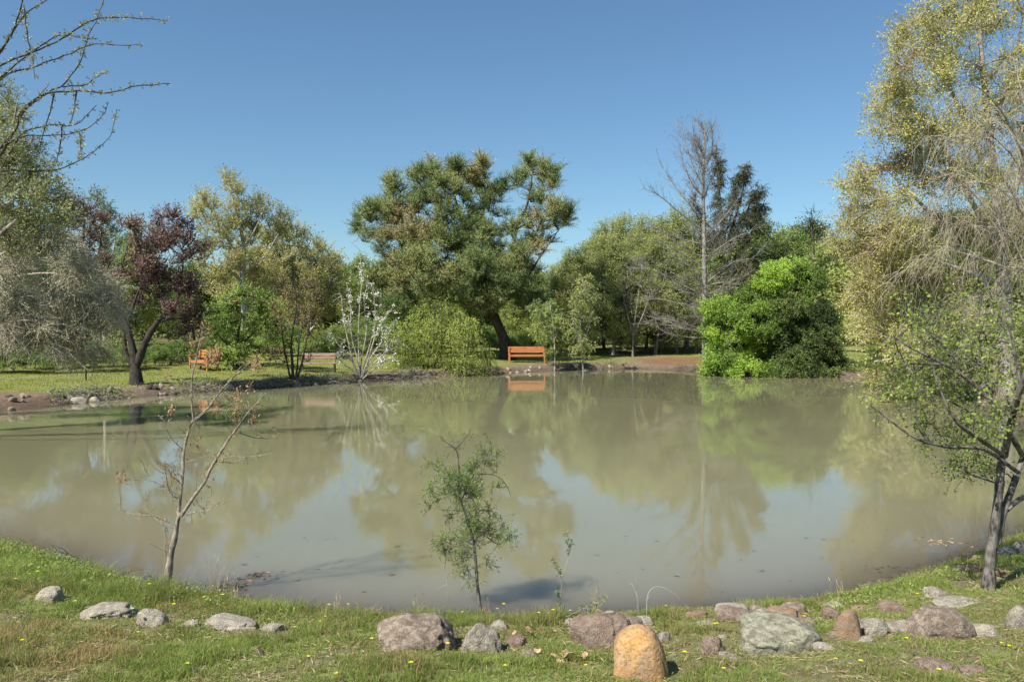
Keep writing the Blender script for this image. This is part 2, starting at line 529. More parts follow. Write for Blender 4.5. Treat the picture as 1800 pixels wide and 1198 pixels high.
# ------------------------------------------------------------------ trees
def sample_poly(pts, radii, step):
    pts = np.asarray(pts, float); radii = np.asarray(radii, float)
    # smooth with Catmull-Rom
    if len(pts) > 2:
        P = np.concatenate([[2 * pts[0] - pts[1]], pts, [2 * pts[-1] - pts[-2]]])
        out, ro = [], []
        for i in range(1, len(P) - 2):
            L = np.linalg.norm(P[i + 1] - P[i]); n = max(2, int(L / step))
            t = np.arange(n)[:, None] / n
            a, b, c, d = P[i - 1], P[i], P[i + 1], P[i + 2]
            out.append(.5 * ((2 * b) + (-a + c) * t + (2 * a - 5 * b + 4 * c - d) * t ** 2 + (-a + 3 * b - 3 * c + d) * t ** 3))
            ro.append(radii[i - 1] + (radii[i] - radii[i - 1]) * t[:, 0])
        out.append(pts[-1:]); ro.append(radii[-1:])
        return np.concatenate(out), np.concatenate(ro)
    L = np.linalg.norm(pts[-1] - pts[0]); n = max(2, int(L / step))
    t = np.linspace(0, 1, n + 1)[:, None]
    return pts[0] + (pts[-1] - pts[0]) * t, radii[0] + (radii[-1] - radii[0]) * t[:, 0]

def grow(trunks, targets, rng, tip=.006, sag=0.0, upness=.35, wob=.06, step=.3, expo=.42):
    """branches from the trunk skeleton out to every target; returns polylines"""
    N, Rn, par = [], [], []
    for p, r in trunks:
        k = len(N)
        # attach to the nearest earlier node
        pa = -1
        if N:
            pa = int(np.argmin(((np.array(N) - p[0]) ** 2).sum(1)))
        for i in range(len(p)):
            N.append(p[i]); Rn.append(r[i]); par.append(pa if i == 0 else k + i - 1)
    n0 = len(N)
    mx = n0 + len(targets) * 4 + 10
    NN = np.zeros((mx, 3)); NN[:n0] = N
    par = par + [0] * (mx - n0); Rn = list(Rn) + [0.] * (mx - n0)
    cnt = n0
    lines = []
    base = NN[0]
    d0 = np.array([((NN[:n0] - t) ** 2).sum(1).min() for t in targets])
    for ti in np.argsort(d0):
        t = targets[ti]
        dv = t - NN[:cnt]
        dist = np.linalg.norm(dv, axis=1)
        cost = dist * (1 + upness * np.clip(-dv[:, 2] / np.maximum(dist, 1e-6) * 1.0 + .15, 0, 2)) 
        n = int(np.argmin(cost))
        s = NN[n]
        L = dist[n]
        if L < 1e-4: continue
        pd = s - NN[par[n]] if par[n] >= 0 else np.array([0, 0, 1.])
        pd = pd / (np.linalg.norm(pd) + 1e-9)
        tt = np.array([0, .28, .52, .76, 1.])[:, None]
        ctrl = s + pd * L * .35 + np.array([0, 0, 1]) * L * (.12 - sag)
        Q = (1 - tt) ** 2 * s + 2 * tt * (1 - tt) * ctrl + tt ** 2 * t
        Q[1:4] += rng.normal(size=(3, 3)) * L * wob
        ids = [n]
        for q in range(1, 5):
            NN[cnt] = Q[q]; par[cnt] = ids[-1]; ids.append(cnt); cnt += 1
        lines.append(ids)
    cntc = np.zeros(cnt)
    for l in lines: cntc[l[-1]] += 1
    for i in range(cnt - 1, 0, -1):
        if par[i] >= 0: cntc[par[i]] += cntc[i]
    rad = tip * np.maximum(cntc, 1) ** expo
    out = []
    for l in lines:
        r = rad[l].copy()
        r[0] = min(r[0], r[1] * 1.25)
        if l[0] < n0: r[0] = min(r[0], Rn[l[0]] * .9)
        out.append((NN[l], r))
    return out

def in_lobes(lobes, rng, seed, shell=.55, gap=.0, gs=1.2):
    """sample clusters in ellipsoids (cx,cy,cz,rx,ry,rz,n)"""
    out, lid = [], []
    for k, (c, r, n) in enumerate(lobes):
        n = int(n)
        v = nrm(rng.normal(size=(n * 3, 3)))
        rad = rng.random(n * 3) ** (1 / 3) * (1 - shell) + shell * (.75 + .25 * rng.random(n * 3))
        p = c + v * rad[:, None] * r
        if gap > 0:
            q = noise(p * gs, seed)
            p = p[q > gap]
        p = p[:n]
        out.append(p); lid.append(np.full(len(p), k))
    return np.concatenate(out), np.concatenate(lid)

def make_crown(mbL, mbT, cl, cr, st, rng, tintc):
    """twigs and leaves round every cluster centre"""
    T = len(cl)
    K, M = st['K'], st['M']
    D = rng.normal(size=(T, K, 3))
    D = nrm(D) + np.array(st.get('bias', (0, 0, .3)))
    out = nrm(cl - cr)[:, None, :] * st.get('out', .5)
    D = nrm(D + out)
    L = st['L'] * (.55 + .75 * rng.random((T, K, 1)))
    drp = st.get('droop', 0.)
    tt = np.array([0, .5, 1.])
    P = cl[:, None, None, :] + D[:, :, None, :] * L[:, :, None, :] * tt[None, None, :, None]
    P[..., 2] -= drp * L * (tt ** 2)[None, None, :]
    if mbT is not None and st.get('tw', 0) > 0:
        rr = np.broadcast_to(st['tw'] * np.array([1, .8, .45]), (T * K, 3))
        tube_arr(mbT, P.reshape(-1, 3, 3), rr, 3, .5, st.get('tmat', 0))
    if M > 0:
        t = rng.random((T, K, M)) * .95 + .1
        Q = cl[:, None, None, :] + D[:, :, None, :] * L[:, :, None, :] * t[..., None]
        Q[..., 2] -= drp * L * t ** 2
        Q = Q + rng.normal(size=Q.shape) * st.get('jit', .25) * st['leaf']
        TD = D * L + 0
        TD = np.broadcast_to(D[:, :, None, :], Q.shape).copy()
        TD[..., 2] -= 2 * drp * t
        A = nrm(TD) * st.get('follow', .6) + nrm(rng.normal(size=Q.shape)) + np.array(st.get('lbias', (0, 0, 0)))
        size = st['leaf'] * (.6 + .8 * rng.random(Q.shape[:3]))
        tint = np.broadcast_to(tintc[:, None, None], Q.shape[:3]) + rng.normal(size=Q.shape[:3]) * st.get('tj', .16)
        leaves(mbL, Q.reshape(-1, 3), A.reshape(-1, 3), size.ravel(), st['ratio'], np.clip(tint.ravel(), 0, 1), rng, flat=st.get('flat', 0))

def plant(name, label, cat, base, trunks, lobes, bark, leafm, st, seed, group=None, trunk_sides=8, crown_name='crown'):
    """trunks: list of (points Nx3, radii) in world metres; lobes likewise"""
    rng = np.random.default_rng(seed)
    root = empty(name, base, label, cat, group)
    tk = [sample_poly(p, r, st.get('step', .25)) for p, r in trunks]
    mbT = MB()
    for p, r in tk:
        p2 = p + (fbm(p * 2.0, seed)[:, None] - .5) * 0
        r2 = r.copy()
        if p[0][2] < base[2] + .3 and np.linalg.norm(p[0][:2] - base[:2]) < .8:   # root flare
            hgt = np.maximum(p[:, 2] - base[2], 0)
            r2 = r2 * (1 + .55 * np.exp(-hgt / (r[0] * 2.2)))
        tube_arr(mbT, p2[None], (r2 * (1 + .10 * rng.normal(size=len(r2)).clip(-1, 1)))[None], trunk_sides)
    mbT.build('trunk', bark, root, base)
    if lobes:
        cl, lid = in_lobes(lobes, rng, seed, st.get('shell', .5), st.get('gap', 0), st.get('gs', 1.2))
        hh = height(cl[:, 0], cl[:, 1])
        ok = cl[:, 2] > np.maximum(hh, 0) + .15
        cl = cl[ok]; lid = lid[ok]
        cen = np.array([l[0] for l in lobes])[lid]
        br = grow(tk, cl, rng, tip=st.get('tip', .008), sag=st.get('sag', 0), upness=st.get('up', .35), wob=st.get('wob', .06), step=st.get('step', .25), expo=st.get('expo', .42))
        mbB = MB()
        tubes(mbB, br, 4)
        mbL = MB()
        tintc = np.clip(.5 + (noise(cl * st.get('ts', .9), seed + 3) - .5) * st.get('tr', 1.1) + rng.normal(size=len(cl)) * .1, 0, 1)
        if st.get('lobetint'):
            lt = rng.random(len(lobes)); tintc = np.clip(tintc * .5 + lt[lid] * .5, 0, 1)
        make_crown(mbL, mbB, cl, cen, st, rng, tintc)
        mbB.build('branches', st.get('tbark', bark), root, base)
        if mbL.n:
            mbL.build(crown_name, leafm, root, base)
    return root

def PL(Y, pts, r0, r1, dys=None):
    """a polyline traced at distance Y; points may carry a depth offset"""
    P = []
    for q in pts:
        P.append(at(q[0], q[1], Y + (q[2] if len(q) > 2 else 0)))
    n = len(P)
    return (np.array(P), np.linspace(r0, r1, n))

def LB(Y, lst, rng, depth, k=1.0, zr=1.0):
    """lobes traced at distance Y: (px,py,rx,ry,n[,dY])"""
    out = []
    for l in lst:
        dy = l[5] if len(l) > 5 else rng.uniform(-1, 1) * depth
        Yq = Y + dy
        rx, rz = l[2] * Yq / F, l[3] * Yq / F
        out.append((at(l[0], l[1], Yq), np.array([rx, (rx + rz) * .5 * zr, rz]), l[4] * k))
    return out

def ground_first(tr, base):
    """start the first trunk in the ground"""
    p, r = tr[0]
    p = p.copy(); p[0] = [p[0][0], p[0][1], base[2] - .12]
    tr[0] = (p, r)
    return tr

def photo_tree(name, label, cat, Y, bx, trunks, lobes, bark, leafm, st, seed, depth=1.5, k=1.0, group=None, **kw):
    rng = np.random.default_rng(seed + 991)
    b = base_at(bx, Y)
    tr = [PL(Y, t[0], t[1], t[2]) for t in trunks]
    tr = ground_first(tr, b)
    b = np.array([tr[0][0][0][0], tr[0][0][0][1], height(tr[0][0][0][0], tr[0][0][0][1])[0]])
    return plant(name, label, cat, b, tr, LB(Y, lobes, rng, depth, k), BARK[bark], leafm, st, seed, group, **kw)

# leaf colours (real-world, unlit)
LM = dict(
    pine=leafmat('pine_needles', [(.035, .055, .022), (.07, .11, .035), (.12, .155, .05), (.19, .15, .085)], .2, gain=(2.75, 2.42, 2.6)),
    cedar=leafmat('cedar_needles', [(.025, .035, .02), (.045, .06, .03), (.09, .085, .045)], .15, gain=(2.1, 1.8, 1.7)),
    purple=leafmat('purple_leaves', [(.08, .045, .042), (.14, .085, .075), (.21, .135, .11), (.27, .21, .12)], .35, gain=(1.35, 1.35, 1.35)),
    yellowgreen=leafmat('budding_leaves', [(.10, .12, .04), (.19, .20, .06), (.28, .26, .085), (.34, .34, .11)], .4, gain=(1.75, 1.7, 1.75)),
    bud=leafmat('hanging_buds', [(.20, .14, .09), (.27, .25, .09), (.33, .33, .12), (.38, .38, .16)], .4, gain=(1.4, 1.4, 1.15)),
    bright=leafmat('bright_leaves', [(.055, .09, .03), (.085, .15, .035), (.14, .24, .045), (.21, .32, .06)], .4, gain=(2.2, 1.9, 1.7)),
    dark=leafmat('dark_leaves', [(.022, .035, .015), (.035, .06, .02), (.06, .09, .03), (.08, .12, .035)], .25, gain=(2.2, 1.9, 1.7)),
    mid=leafmat('green_leaves', [(.045, .075, .022), (.08, .125, .032), (.12, .175, .045), (.16, .21, .06)], .35, gain=(2.5, 2.1, 2.1)),
    willowish=leafmat('willow_leaves', [(.05, .075, .025), (.09, .12, .038), (.13, .165, .05), (.16, .19, .06)], .35, gain=(2.6, 2.25, 2.35)),
    fresh=leafmat('fresh_green_leaves', [(.07, .11, .03), (.12, .18, .045), (.18, .26, .06), (.24, .31, .09)], .4, gain=(1.7, 1.6, 1.5)),
    weeping=leafmat('weeping_leaves', [(.15, .20, .04), (.22, .29, .06), (.30, .38, .08), (.36, .42, .12)], .45, gain=(1.7, 1.62, 1.45)),
    bluegreen=leafmat('blue_green_leaves', [(.06, .09, .06), (.10, .14, .09), (.15, .18, .12)], .3, gain=(1.9, 1.8, 1.6)),
    silver=leafmat('silvery_buds', [(.13, .12, .08), (.22, .21, .14), (.32, .33, .22), (.40, .42, .30)], .3, gain=(1.15, 1.15, 0.95)),
    paleleaf=leafmat('pale_leaves', [(.09, .10, .04), (.15, .16, .07), (.23, .25, .11), (.33, .35, .19)], .35, gain=(1.5, 1.5, 1.3)),
    blossom=leafmat('white_blossom', [(.45, .47, .33), (.62, .62, .50), (.75, .75, .66)], .3),
    catkin=leafmat('catkins', [(.16, .20, .05), (.26, .24, .09), (.31, .21, .12), (.34, .25, .16)], .35, gain=(1.1, 1.05, 1)),
    sapleaf=leafmat('sapling_leaves', [(.05, .10, .02), (.09, .17, .03), (.14, .23, .04), (.21, .30, .07)], .45, .5, .15),
    hawth=leafmat('small_round_leaves', [(.08, .12, .025), (.14, .20, .04), (.20, .28, .06), (.28, .34, .10)], .45, .5, .15),
    reddish=leafmat('reddish_young_leaves', [(.08, .10, .035), (.15, .14, .06), (.20, .12, .08), (.18, .20, .08)], .35, gain=(1.7, 1.6, 1.5)),
    orange=leafmat('orange_young_leaves', [(.35, .12, .06), (.42, .22, .10), (.25, .28, .08)], .35),
)

# ------------------------------------------------------------------ far bank: woods behind (copies of a few kinds)
def proto_tree(name, label, cat, h, wd, leafm, bark, st, seed, n=230, low=.12, shape='dome'):
    rng = np.random.default_rng(seed)
    tk = [(np.array([[0, 0, -.1], [.05 * wd, 0, h * .3], [-.03 * wd, .04 * wd, h * .6], [0, 0, h * .9]]), np.linspace(.028 * h * .6, .02, 4))]
    for q in range(4):
        a = rng.random() * 6.28; z0 = h * rng.uniform(.15, .5)
        tk.append((np.array([[0, 0, z0], [math.cos(a) * wd * .15, math.sin(a) * wd * .15, z0 + h * .14], [math.cos(a) * wd * .3, math.sin(a) * wd * .3, z0 + h * .33]]), np.array([.09, .06, .02])))
    lob = []
    for q in range(16):
        t = (q + .5) / 16
        zz = h * (low + .1 + (.86 - low) * t)
        if shape == 'dome': rr = wd * .5 * math.sin(math.pi * min(1, .28 + .66 * t)) ** .8
        elif shape == 'cone': rr = wd * .5 * (1.05 - t) ** .8
        else: rr = wd * .5 * (.75 + .25 * math.sin(3 * t)) * (1 - .55 * t ** 3)
        a = q * 2.4
        lob.append((np.array([math.cos(a) * rr * .55, math.sin(a) * rr * .55, zz]), np.array([rr * .62, rr * .62, h * .11]), n / 16 * (rr / (wd * .4))))
    return plant(name, label, cat, np.array([0, 0, 0.]), tk, lob, bark, leafm, st, seed)

ST_FAR = dict(K=9, M=20, L=.80, leaf=.125, ratio=.55, bias=(0, 0, .35), out=.7, tw=.008, jit=.9, tip=.010, gap=.36, gs=.8, ts=.6)

def woods():
    kinds = []
    # (prototype, natural height)
    P = [
        ('leafy_tree', 'willow', 8.0, 5.2, LM['willowish'], BARK['grey'], dict(ST_FAR, K=10, M=20, leaf=.125, ratio=.42, L=1.0, bias=(0, 0, .9), droop=.3), 'col'),
        ('leafy_tree', 'mid', 8.5, 6.5, LM['mid'], BARK['grey'], dict(ST_FAR), 'dome'),
        ('evergreen_tree', 'oak', 7.5, 6.5, LM['dark'], BARK['dark'], dict(ST_FAR, leaf=.12), 'dome'),
        ('budding_tree', 'bud', 9.5, 6.0, LM['yellowgreen'], BARK['pale'], dict(ST_FAR, K=9, M=14, leaf=.10, bias=(0, 0, 1.1), tw=.011), 'dome'),
        ('tall_shrub', 'bush2', 3.2, 4.0, LM['fresh'], BARK['grey'], dict(ST_FAR, L=.5, leaf=.09), 'dome'),
        ('tall_shrub', 'bush', 3.2, 3.8, LM['mid'], BARK['dark'], dict(ST_FAR, L=.5, leaf=.09), 'dome'),
    ]
    # copies: kind, px, py of the top, distance, label
    L = [
        (0, 985, 478, 54, 'soft green willow-like tree right of the leaning pine trunk, behind the young pond trees'),
        (0, 1030, 438, 57, 'tall soft green tree at the left end of the grove on the far bank'),
        (0, 1062, 405, 60, 'taller olive green tree in the grove, second from its left end'),
        (0, 1098, 400, 58, 'feathery green tree in the middle of the far grove'),
        (0, 1135, 402, 56, 'green tree with trunk on the mulch edge, left of the bare tree'),
        (0, 1172, 392, 57, 'dense soft green tree directly left of the bare tree'),
        (0, 1008, 455, 52, 'slim green tree at the left front of the grove, right of the leaning pine trunk'),
        (0, 1078, 430, 52, 'slim green tree at the front of the grove, left of the pale bare shrub'),
        (0, 1115, 425, 53, 'slim green tree directly behind the pale bare shrub'),
        (0, 1152, 432, 52, 'slim green tree at the front of the grove, right of the pale bare shrub'),
        (0, 1190, 440, 53, 'slim green tree just behind the left branches of the bare tree'),
        (1, 1205, 400, 60, 'rounded green tree behind the bare tree trunk'),
        (0, 1222, 470, 53, 'low bushy green tree at the right end of the mulch'),
        (2, 1332, 398, 74, 'round dark evergreen crown right of the ragged cedar'),
        (1, 1378, 418, 78, 'hazy green tree on the skyline above the big green bush'),
        (2, 1418, 405, 84, 'dark flat-topped tree on the skyline left of the yellow-green tree'),
        (1, 1462, 428, 74, 'mid green tree partly behind the large yellow-green tree'),
        (2, 1515, 430, 70, 'dark evergreen tree seen through the yellow-green tree'),
        (1, 1585, 400, 66, 'green tree behind the right-hand trees'),
        (2, 1660, 390, 60, 'dark evergreen tree behind the tangle of tan branches'),
        (1, 1760, 360, 52, 'green tree at far right behind the tangle of tan branches'),
        (1, 1280, 430, 62, 'green tree filling the gap behind the cedar and the green bush'),
        (1, 930, 482, 62, 'mid green tree behind the orange bench and pine trunk'),
        (2, 870, 500, 66, 'dark evergreen tree behind the leaning pine trunk'),
        (1, 790, 470, 62, 'mid green tree behind the pine, above the weeping willow bush'),
        (2, 700, 478, 60, 'dark evergreen tree at the left foot of the pine'),
        (1, 640, 462, 62, 'dark green tree behind the white-blossomed tree'),
        (2, 590, 468, 64, 'small dark evergreen at the low gap of the skyline'),
        (3, 545, 440, 56, 'yellow-green budding tree right of the tall cottonwood'),
        (3, 470, 410, 60, 'yellow-green tree behind the tall cottonwood'),
        (1, 420, 500, 58, 'green tree behind the bright green bush on the left bank'),
        (2, 345, 470, 56, 'dark green tree between the purple plum and the cottonwood'),
        (1, 230, 425, 60, 'green tree between the two purple-leaved trees'),
        (2, 120, 460, 56, 'dark evergreen tree behind the drooping grey branches'),
        (1, 50, 430, 50, 'green tree at far left behind the drooping grey branches'),
        (2, -60, 400, 46, 'dark evergreen tree beyond the left edge of the lawn'),
        (3, 20, 380, 62, 'pale budding tree at far left on the skyline'),
        (1, -200, 350, 42, 'green tree outside the left of the lawn'),
        (1, 1900, 330, 44, 'green tree outside the right of the pond'),
        (2, 2040, 300, 38, 'dark evergreen outside the right of the pond'),
    ]
    S5 = [
        (345, 600, 50, 'green shrub behind the left orange bench'), (295, 605, 47, 'green shrub right of the plum tree trunk, behind the lawn'),
        (60, 600, 33, 'dark shrub behind the lawn at far left'), (130, 598, 34, 'green shrub behind the lawn under the grey branches'),
        (-10, 600, 31, 'dark shrub at the left edge of the lawn'), (198, 600, 35, 'green shrub behind the lawn left of the plum tree trunk'),
        (500, 570, 46, 'green shrub behind the thin multi-stemmed tree'), (560, 585, 44, 'dark green shrub behind the weathered bench'),
        (600, 575, 46, 'green shrub right of the weathered bench'), (690, 560, 50, 'green shrub left of the weeping willow bush'),
        (860, 575, 56, 'bright green shrub just left of the leaning pine trunk'), (925, 580, 56, 'bright green shrub behind the orange bench'),
        (985, 590, 58, 'low green shrub behind the slender young trees'), (1290, 590, 50, 'green shrub behind the big green bush'),
        (1520, 560, 52, 'green shrub in the gap right of the dark bush'), (1600, 560, 46, 'green shrub behind the yellow-green foliage'),
        (1700, 550, 40, 'green shrub behind the near right tree'), (1100, 590, 58, 'low shrub under the middle of the grove'),
        (1170, 588, 58, 'low shrub under the right of the grove'), (1040, 592, 60, 'low shrub under the left of the grove'),
        (1820, 540, 34, 'green shrub at the right edge of the pond'),
        (25, 612, 31, 'light green shrub behind the lawn, second from the left edge'), (95, 608, 31.5, 'light green shrub behind the lawn left of the dark stake'),
        (165, 605, 32.5, 'light green shrub behind the lawn right of the dark stake'), (232, 606, 34, 'light green shrub seen through the fork of the plum tree'),
        (272, 608, 36, 'light green shrub just right of the plum trunk'), (320, 600, 40, 'light green shrub above the low dark shrub'),
        (375, 592, 42, 'light green shrub behind the shaded left bench'), (455, 580, 50, 'light green shrub behind the bright green leafy tree'),
        (530, 580, 50, 'light green shrub above the weathered bench back'), (640, 560, 50, 'light green shrub behind the stems of the blossom tree'),
        (830, 570, 54, 'light green shrub between the weeping willow and the pine trunk'), (900, 590, 52, 'light green shrub at the foot of the pine trunk'),
        (950, 585, 53, 'light green shrub right of the orange bench'), (1010, 600, 54, 'light green shrub between the two slender young trees'),
    ]
    sts = {}
    protos = []
    for k, (nm, _, h, wd, lm, bk, st, shp) in enumerate(P):
        protos.append([proto_tree(nm, 'x', 'shrub' if k >= 4 else 'tree', h, wd, lm, bk, st, 300 + k, n=340 if k < 4 else 150, low=.08 if k in (0, 4, 5) else .2, shape=shp), h, False])
    rng = np.random.default_rng(5)
    for (k, px, py, Y, lab) in L + [(4 + (i % 3 == 2) if i < 21 else 4,) + s for i, s in enumerate(S5)]:
        pr = protos[k]
        b = base_at(px, Y)
        top = at(px, py, Y)[2]
        sc = (top - b[2]) / pr[1]
        wsc = sc * rng.uniform(.9, 1.25) if k != 0 else sc * rng.uniform(.75, .95)
        if k >= 4: wsc = sc * 1.3
        rz = rng.random() * 6.28
        grp = 'shrubs along the back of the far bank' if k >= 4 else 'trees of the woods behind the pond'
        if not pr[2]:
            r = pr[0]; pr[2] = True
            r.location = b; r.rotation_euler = (0, 0, rz); r.scale = (wsc, wsc, sc)
            r['label'] = lab; r['group'] = grp
        else:
            copy_tree(pr[0], b, rz, (wsc, wsc, sc), lab, grp)
woods()

def far_woods():
    rng = np.random.default_rng(44)
    mb = MB()
    N = 5200
    a = rng.uniform(-1.25, 1.25, N)
    r = rng.uniform(66, 105, N)
    x, y = np.sin(a) * r, np.cos(a) * r
    x = np.where(np.abs(a) > .9, x * .8, x)
    hmax = 4.0 + 4.0 * fbm(np.stack([a * 9, r * .04], -1), 91)
    z = height(x, y) + rng.random(N) ** .8 * hmax
    c = np.stack([x, y, z], -1)
    make_crown(mb, None, c, c - np.array([0, 0, 1.]), dict(K=9, M=12, L=1.0, leaf=.28, ratio=.6, bias=(0, 0, .3), out=.3, jit=.8), rng, np.clip(.5 + (noise(c * .25, 92) - .5) * 1.2, 0, 1))
    o = mb.build('distant_woods', LM['willowish'])
    tag(o, 'distant green woodland closing the view behind the trees', kind='stuff')
far_woods()

# ------------------------------------------------------------------ the pine
def pine():
    Y = 47
    lob = [(700,328,16,18,9),(735,322,16,20,9),(757,312,12,20,8),(790,310,16,20,10),(806,303,8,12,5),(840,314,18,18,10),(852,302,7,12,4),(770,345,42,26,22),(840,345,28,26,16),
           (715,360,24,22,14),(872,350,12,16,6),(889,332,5,10,3),(648,372,13,11,7),(675,372,12,12,5),(628,400,7,8,4),(650,400,18,20,7),(634,422,8,7,4),(690,400,30,25,16),
           (915,318,11,11,6),(935,296,6,12,4),(960,312,13,18,7),(976,322,7,18,5),(945,345,16,20,7),(972,370,16,12,8),(996,388,8,12,6),(950,392,34,16,12),(962,422,26,12,9),(935,432,22,12,8),
           (740,400,48,24,22),(800,398,34,20,12),(850,402,32,24,14),(700,450,42,32,24),(760,455,48,28,24),(830,442,42,26,22),(890,450,38,28,20),
           (675,500,32,28,20),(740,500,46,28,26),(800,510,46,28,26),(862,500,42,32,26),(920,492,36,30,20),(930,532,30,22,14),(840,545,34,16,14),(700,540,34,18,14),(880,520,24,16,8),(845,470,34,30,24,-3),(880,500,34,26,24,-3),(820,500,34,26,22,-3),(855,535,34,14,18,-2.5),(900,460,30,26,18,-2.5),(780,430,40,26,18,-2),(920,520,34,20,16,-2),(790,390,125,50,58),(880,435,80,50,34),(705,425,55,50,24),(780,480,110,46,54),(757,300,6,16,4),(735,312,5,16,4),(806,296,5,14,4),(822,306,6,14,4),(848,298,5,14,4),(700,322,6,14,4),(690,345,8,14,4),(930,290,5,12,4),(957,300,5,14,4),(975,312,5,16,4),(1000,378,6,12,4),(625,392,6,10,3),(668,362,6,12,4)]
    tr = [([(892,628),(887,600),(868,555),(852,520),(838,475),(826,435),(816,400),(800,350),(792,315)], .34, .04),
          ([(852,522),(885,470),(902,430),(908,400),(925,365),(934,320),(936,297)], .17, .02),
          ([(840,480),(795,430,-1),(745,395,-1),(705,350,-1)], .14, .02),
          ([(826,435),(848,385,1),(852,330,1)], .10, .02),
          ([(852,522),(790,500,-2),(720,480,-3),(660,430,-3)], .13, .02),
          ([(866,550),(915,505,-1),(950,450,-2),(985,400,-1)], .11, .02),
          ([(860,540),(800,530,2),(740,520,3),(690,500,3)], .10, .02),
          ([(908,402),(945,385,1),(985,375,1)], .08, .02)]
    st = dict(K=10, M=30, L=.70, leaf=.155, ratio=.115, bias=(0, 0, 1.0), out=.35, tw=.016, jit=.25, follow=.7, tip=.013, sag=.0, up=.3, gap=.36, gs=1.1, ts=.6, tr=1.3, tj=.13, shell=.35, lobetint=True)
    photo_tree('pine_tree', 'large spreading pine with a dark leaning trunk behind the orange bench', 'tree', Y, 892, tr, lob, 'pine', LM['pine'], st, 21, depth=2.6, k=1.7)
pine()

# ------------------------------------------------------------------ left bank
# purple-leaved plum by the water
photo_tree('plum_tree', 'purple-leaved plum tree with a thick forked dark trunk at the waterline', 'tree', 28, 240,
    [([(240,680),(238,650),(236,628),(230,598),(222,570),(205,535)], .19, .05),
     ([(241,640),(252,610),(264,585),(280,562),(300,545),(312,530),(318,500),(322,460)], .15, .025),
     ([(278,565),(300,560),(326,559),(345,550)], .06, .02),
     ([(232,640),(221,620),(218,585),(214,560)], .10, .04),
     ([(222,570),(240,520,.5),(262,470,.5),(270,410,.5)], .07, .02),
     ([(205,535),(212,480,-.5),(225,430,-.5)], .05, .02)],
    [(225,410,16,18,9),(243,420,14,24,8),(270,415,18,24,10),(297,385,14,14,7),(300,420,22,26,12),(325,410,18,20,10),(340,440,18,30,12),(285,460,50,34,34),(240,470,32,34,22),(335,490,24,34,16),
     (290,510,40,24,20),(230,520,26,26,16),(345,565,24,26,14),(330,590,16,14,6),(315,545,24,14,8),(210,560,12,22,6)],
    'dark', LM['purple'], dict(K=8, M=9, L=.48, leaf=.075, ratio=.6, bias=(0, 0, 1.1), out=.3, tw=.009, jit=.7, tip=.009, gap=.36, gs=1.4, ts=1.2, shell=.3), 31, depth=1.3, k=1.1)
photo_tree('plum_tree', 'purple-leaved tree partly hidden behind the drooping grey branches', 'tree', 37, 150,
    [([(150,655),(150,560),(146,470),(148,380)], .16, .03), ([(150,520),(172,450),(180,400)], .07, .02), ([(150,540),(120,460),(115,400)], .07, .02)],
    [(140,365,26,20,14),(115,395,16,22,10),(155,400,32,30,24),(125,440,32,30,22),(165,440,24,34,18),(135,490,38,28,22),(180,480,16,30,12)],
    'dark', LM['purple'], dict(K=8, M=11, L=.55, leaf=.085, ratio=.6, bias=(0, 0, 1.1), out=.3, tw=.01, jit=.5, tip=.01, gap=.2, ts=1.2, shell=.3), 32, depth=1.5)
photo_tree('poplar_tree', 'slim blue-green poplar rising between the two purple trees', 'tree', 42, 185,
    [([(185,650),(184,560),(182,450),(180,365)], .16, .02), ([(184,520),(198,450),(205,400)], .07, .02)],
    [(168,360,10,18,6),(182,380,14,22,10),(196,400,12,24,10),(175,430,22,30,16),(200,450,16,34,14),(190,510,24,34,18),(205,560,16,30,10)],
    'pale', LM['bluegreen'], dict(K=8, M=10, L=.6, leaf=.10, ratio=.5, bias=(0, 0, 1.2), out=.2, tw=.01, tip=.011, gap=.2, ts=1.), 33, depth=1.)
# cottonwoods
SC = dict(K=9, M=13, L=.85, leaf=.095, ratio=.6, bias=(0, 0, 1.3), out=.35, tw=.012, jit=.6, tip=.014, gap=.22, gs=.9, ts=.7, shell=.3, up=.7, tmat=0)
photo_tree('cottonwood_tree', 'tall pale cottonwood with a thin budding top, tallest tree on the left', 'tree', 48, 428,
    [([(428,640),(430,560),(426,480),(428,430),(414,370),(402,318)], .26, .03),
     ([(428,470),(405,430),(385,390),(358,355)], .10, .02), ([(427,500),(395,465),(350,440)], .09, .02),
     ([(428,440),(450,400),(465,365)], .08, .02), ([(428,480),(465,450),(490,410)], .09, .02)],
    [(403,330,10,18,7),(412,355,22,22,11),(362,362,20,16,10),(350,380,12,18,6),(385,390,34,26,16),(430,385,26,26,15),(455,372,22,20,12),(370,420,32,26,16),(420,420,40,26,20),(470,415,30,30,18),
     (390,465,44,28,26),(440,460,46,30,30),(480,470,30,34,20),(410,510,46,26,28),(465,515,40,24,24),(370,500,26,24,12)],
    'pale', LM['yellowgreen'], SC, 34, depth=2.0)
photo_tree('cottonwood_tree', 'olive budding cottonwood sloping down to the right of the tallest one', 'tree', 51, 520,
    [([(520,640),(522,560),(515,480),(505,400)], .2, .03), ([(520,520),(550,470),(565,430)], .09, .02), ([(518,500),(490,450),(480,410)], .08, .02)],
    [(500,395,18,20,10),(488,420,20,20,10),(515,425,24,24,14),(540,440,20,22,12),(562,455,20,20,12),(580,468,14,18,8),(520,470,40,26,26),(560,490,34,24,22),(500,510,36,26,20),(545,530,44,24,26),(590,500,14,24,10)],
    'pale', LM['yellowgreen'], dict(SC, tr=1.3), 35, depth=2.0)
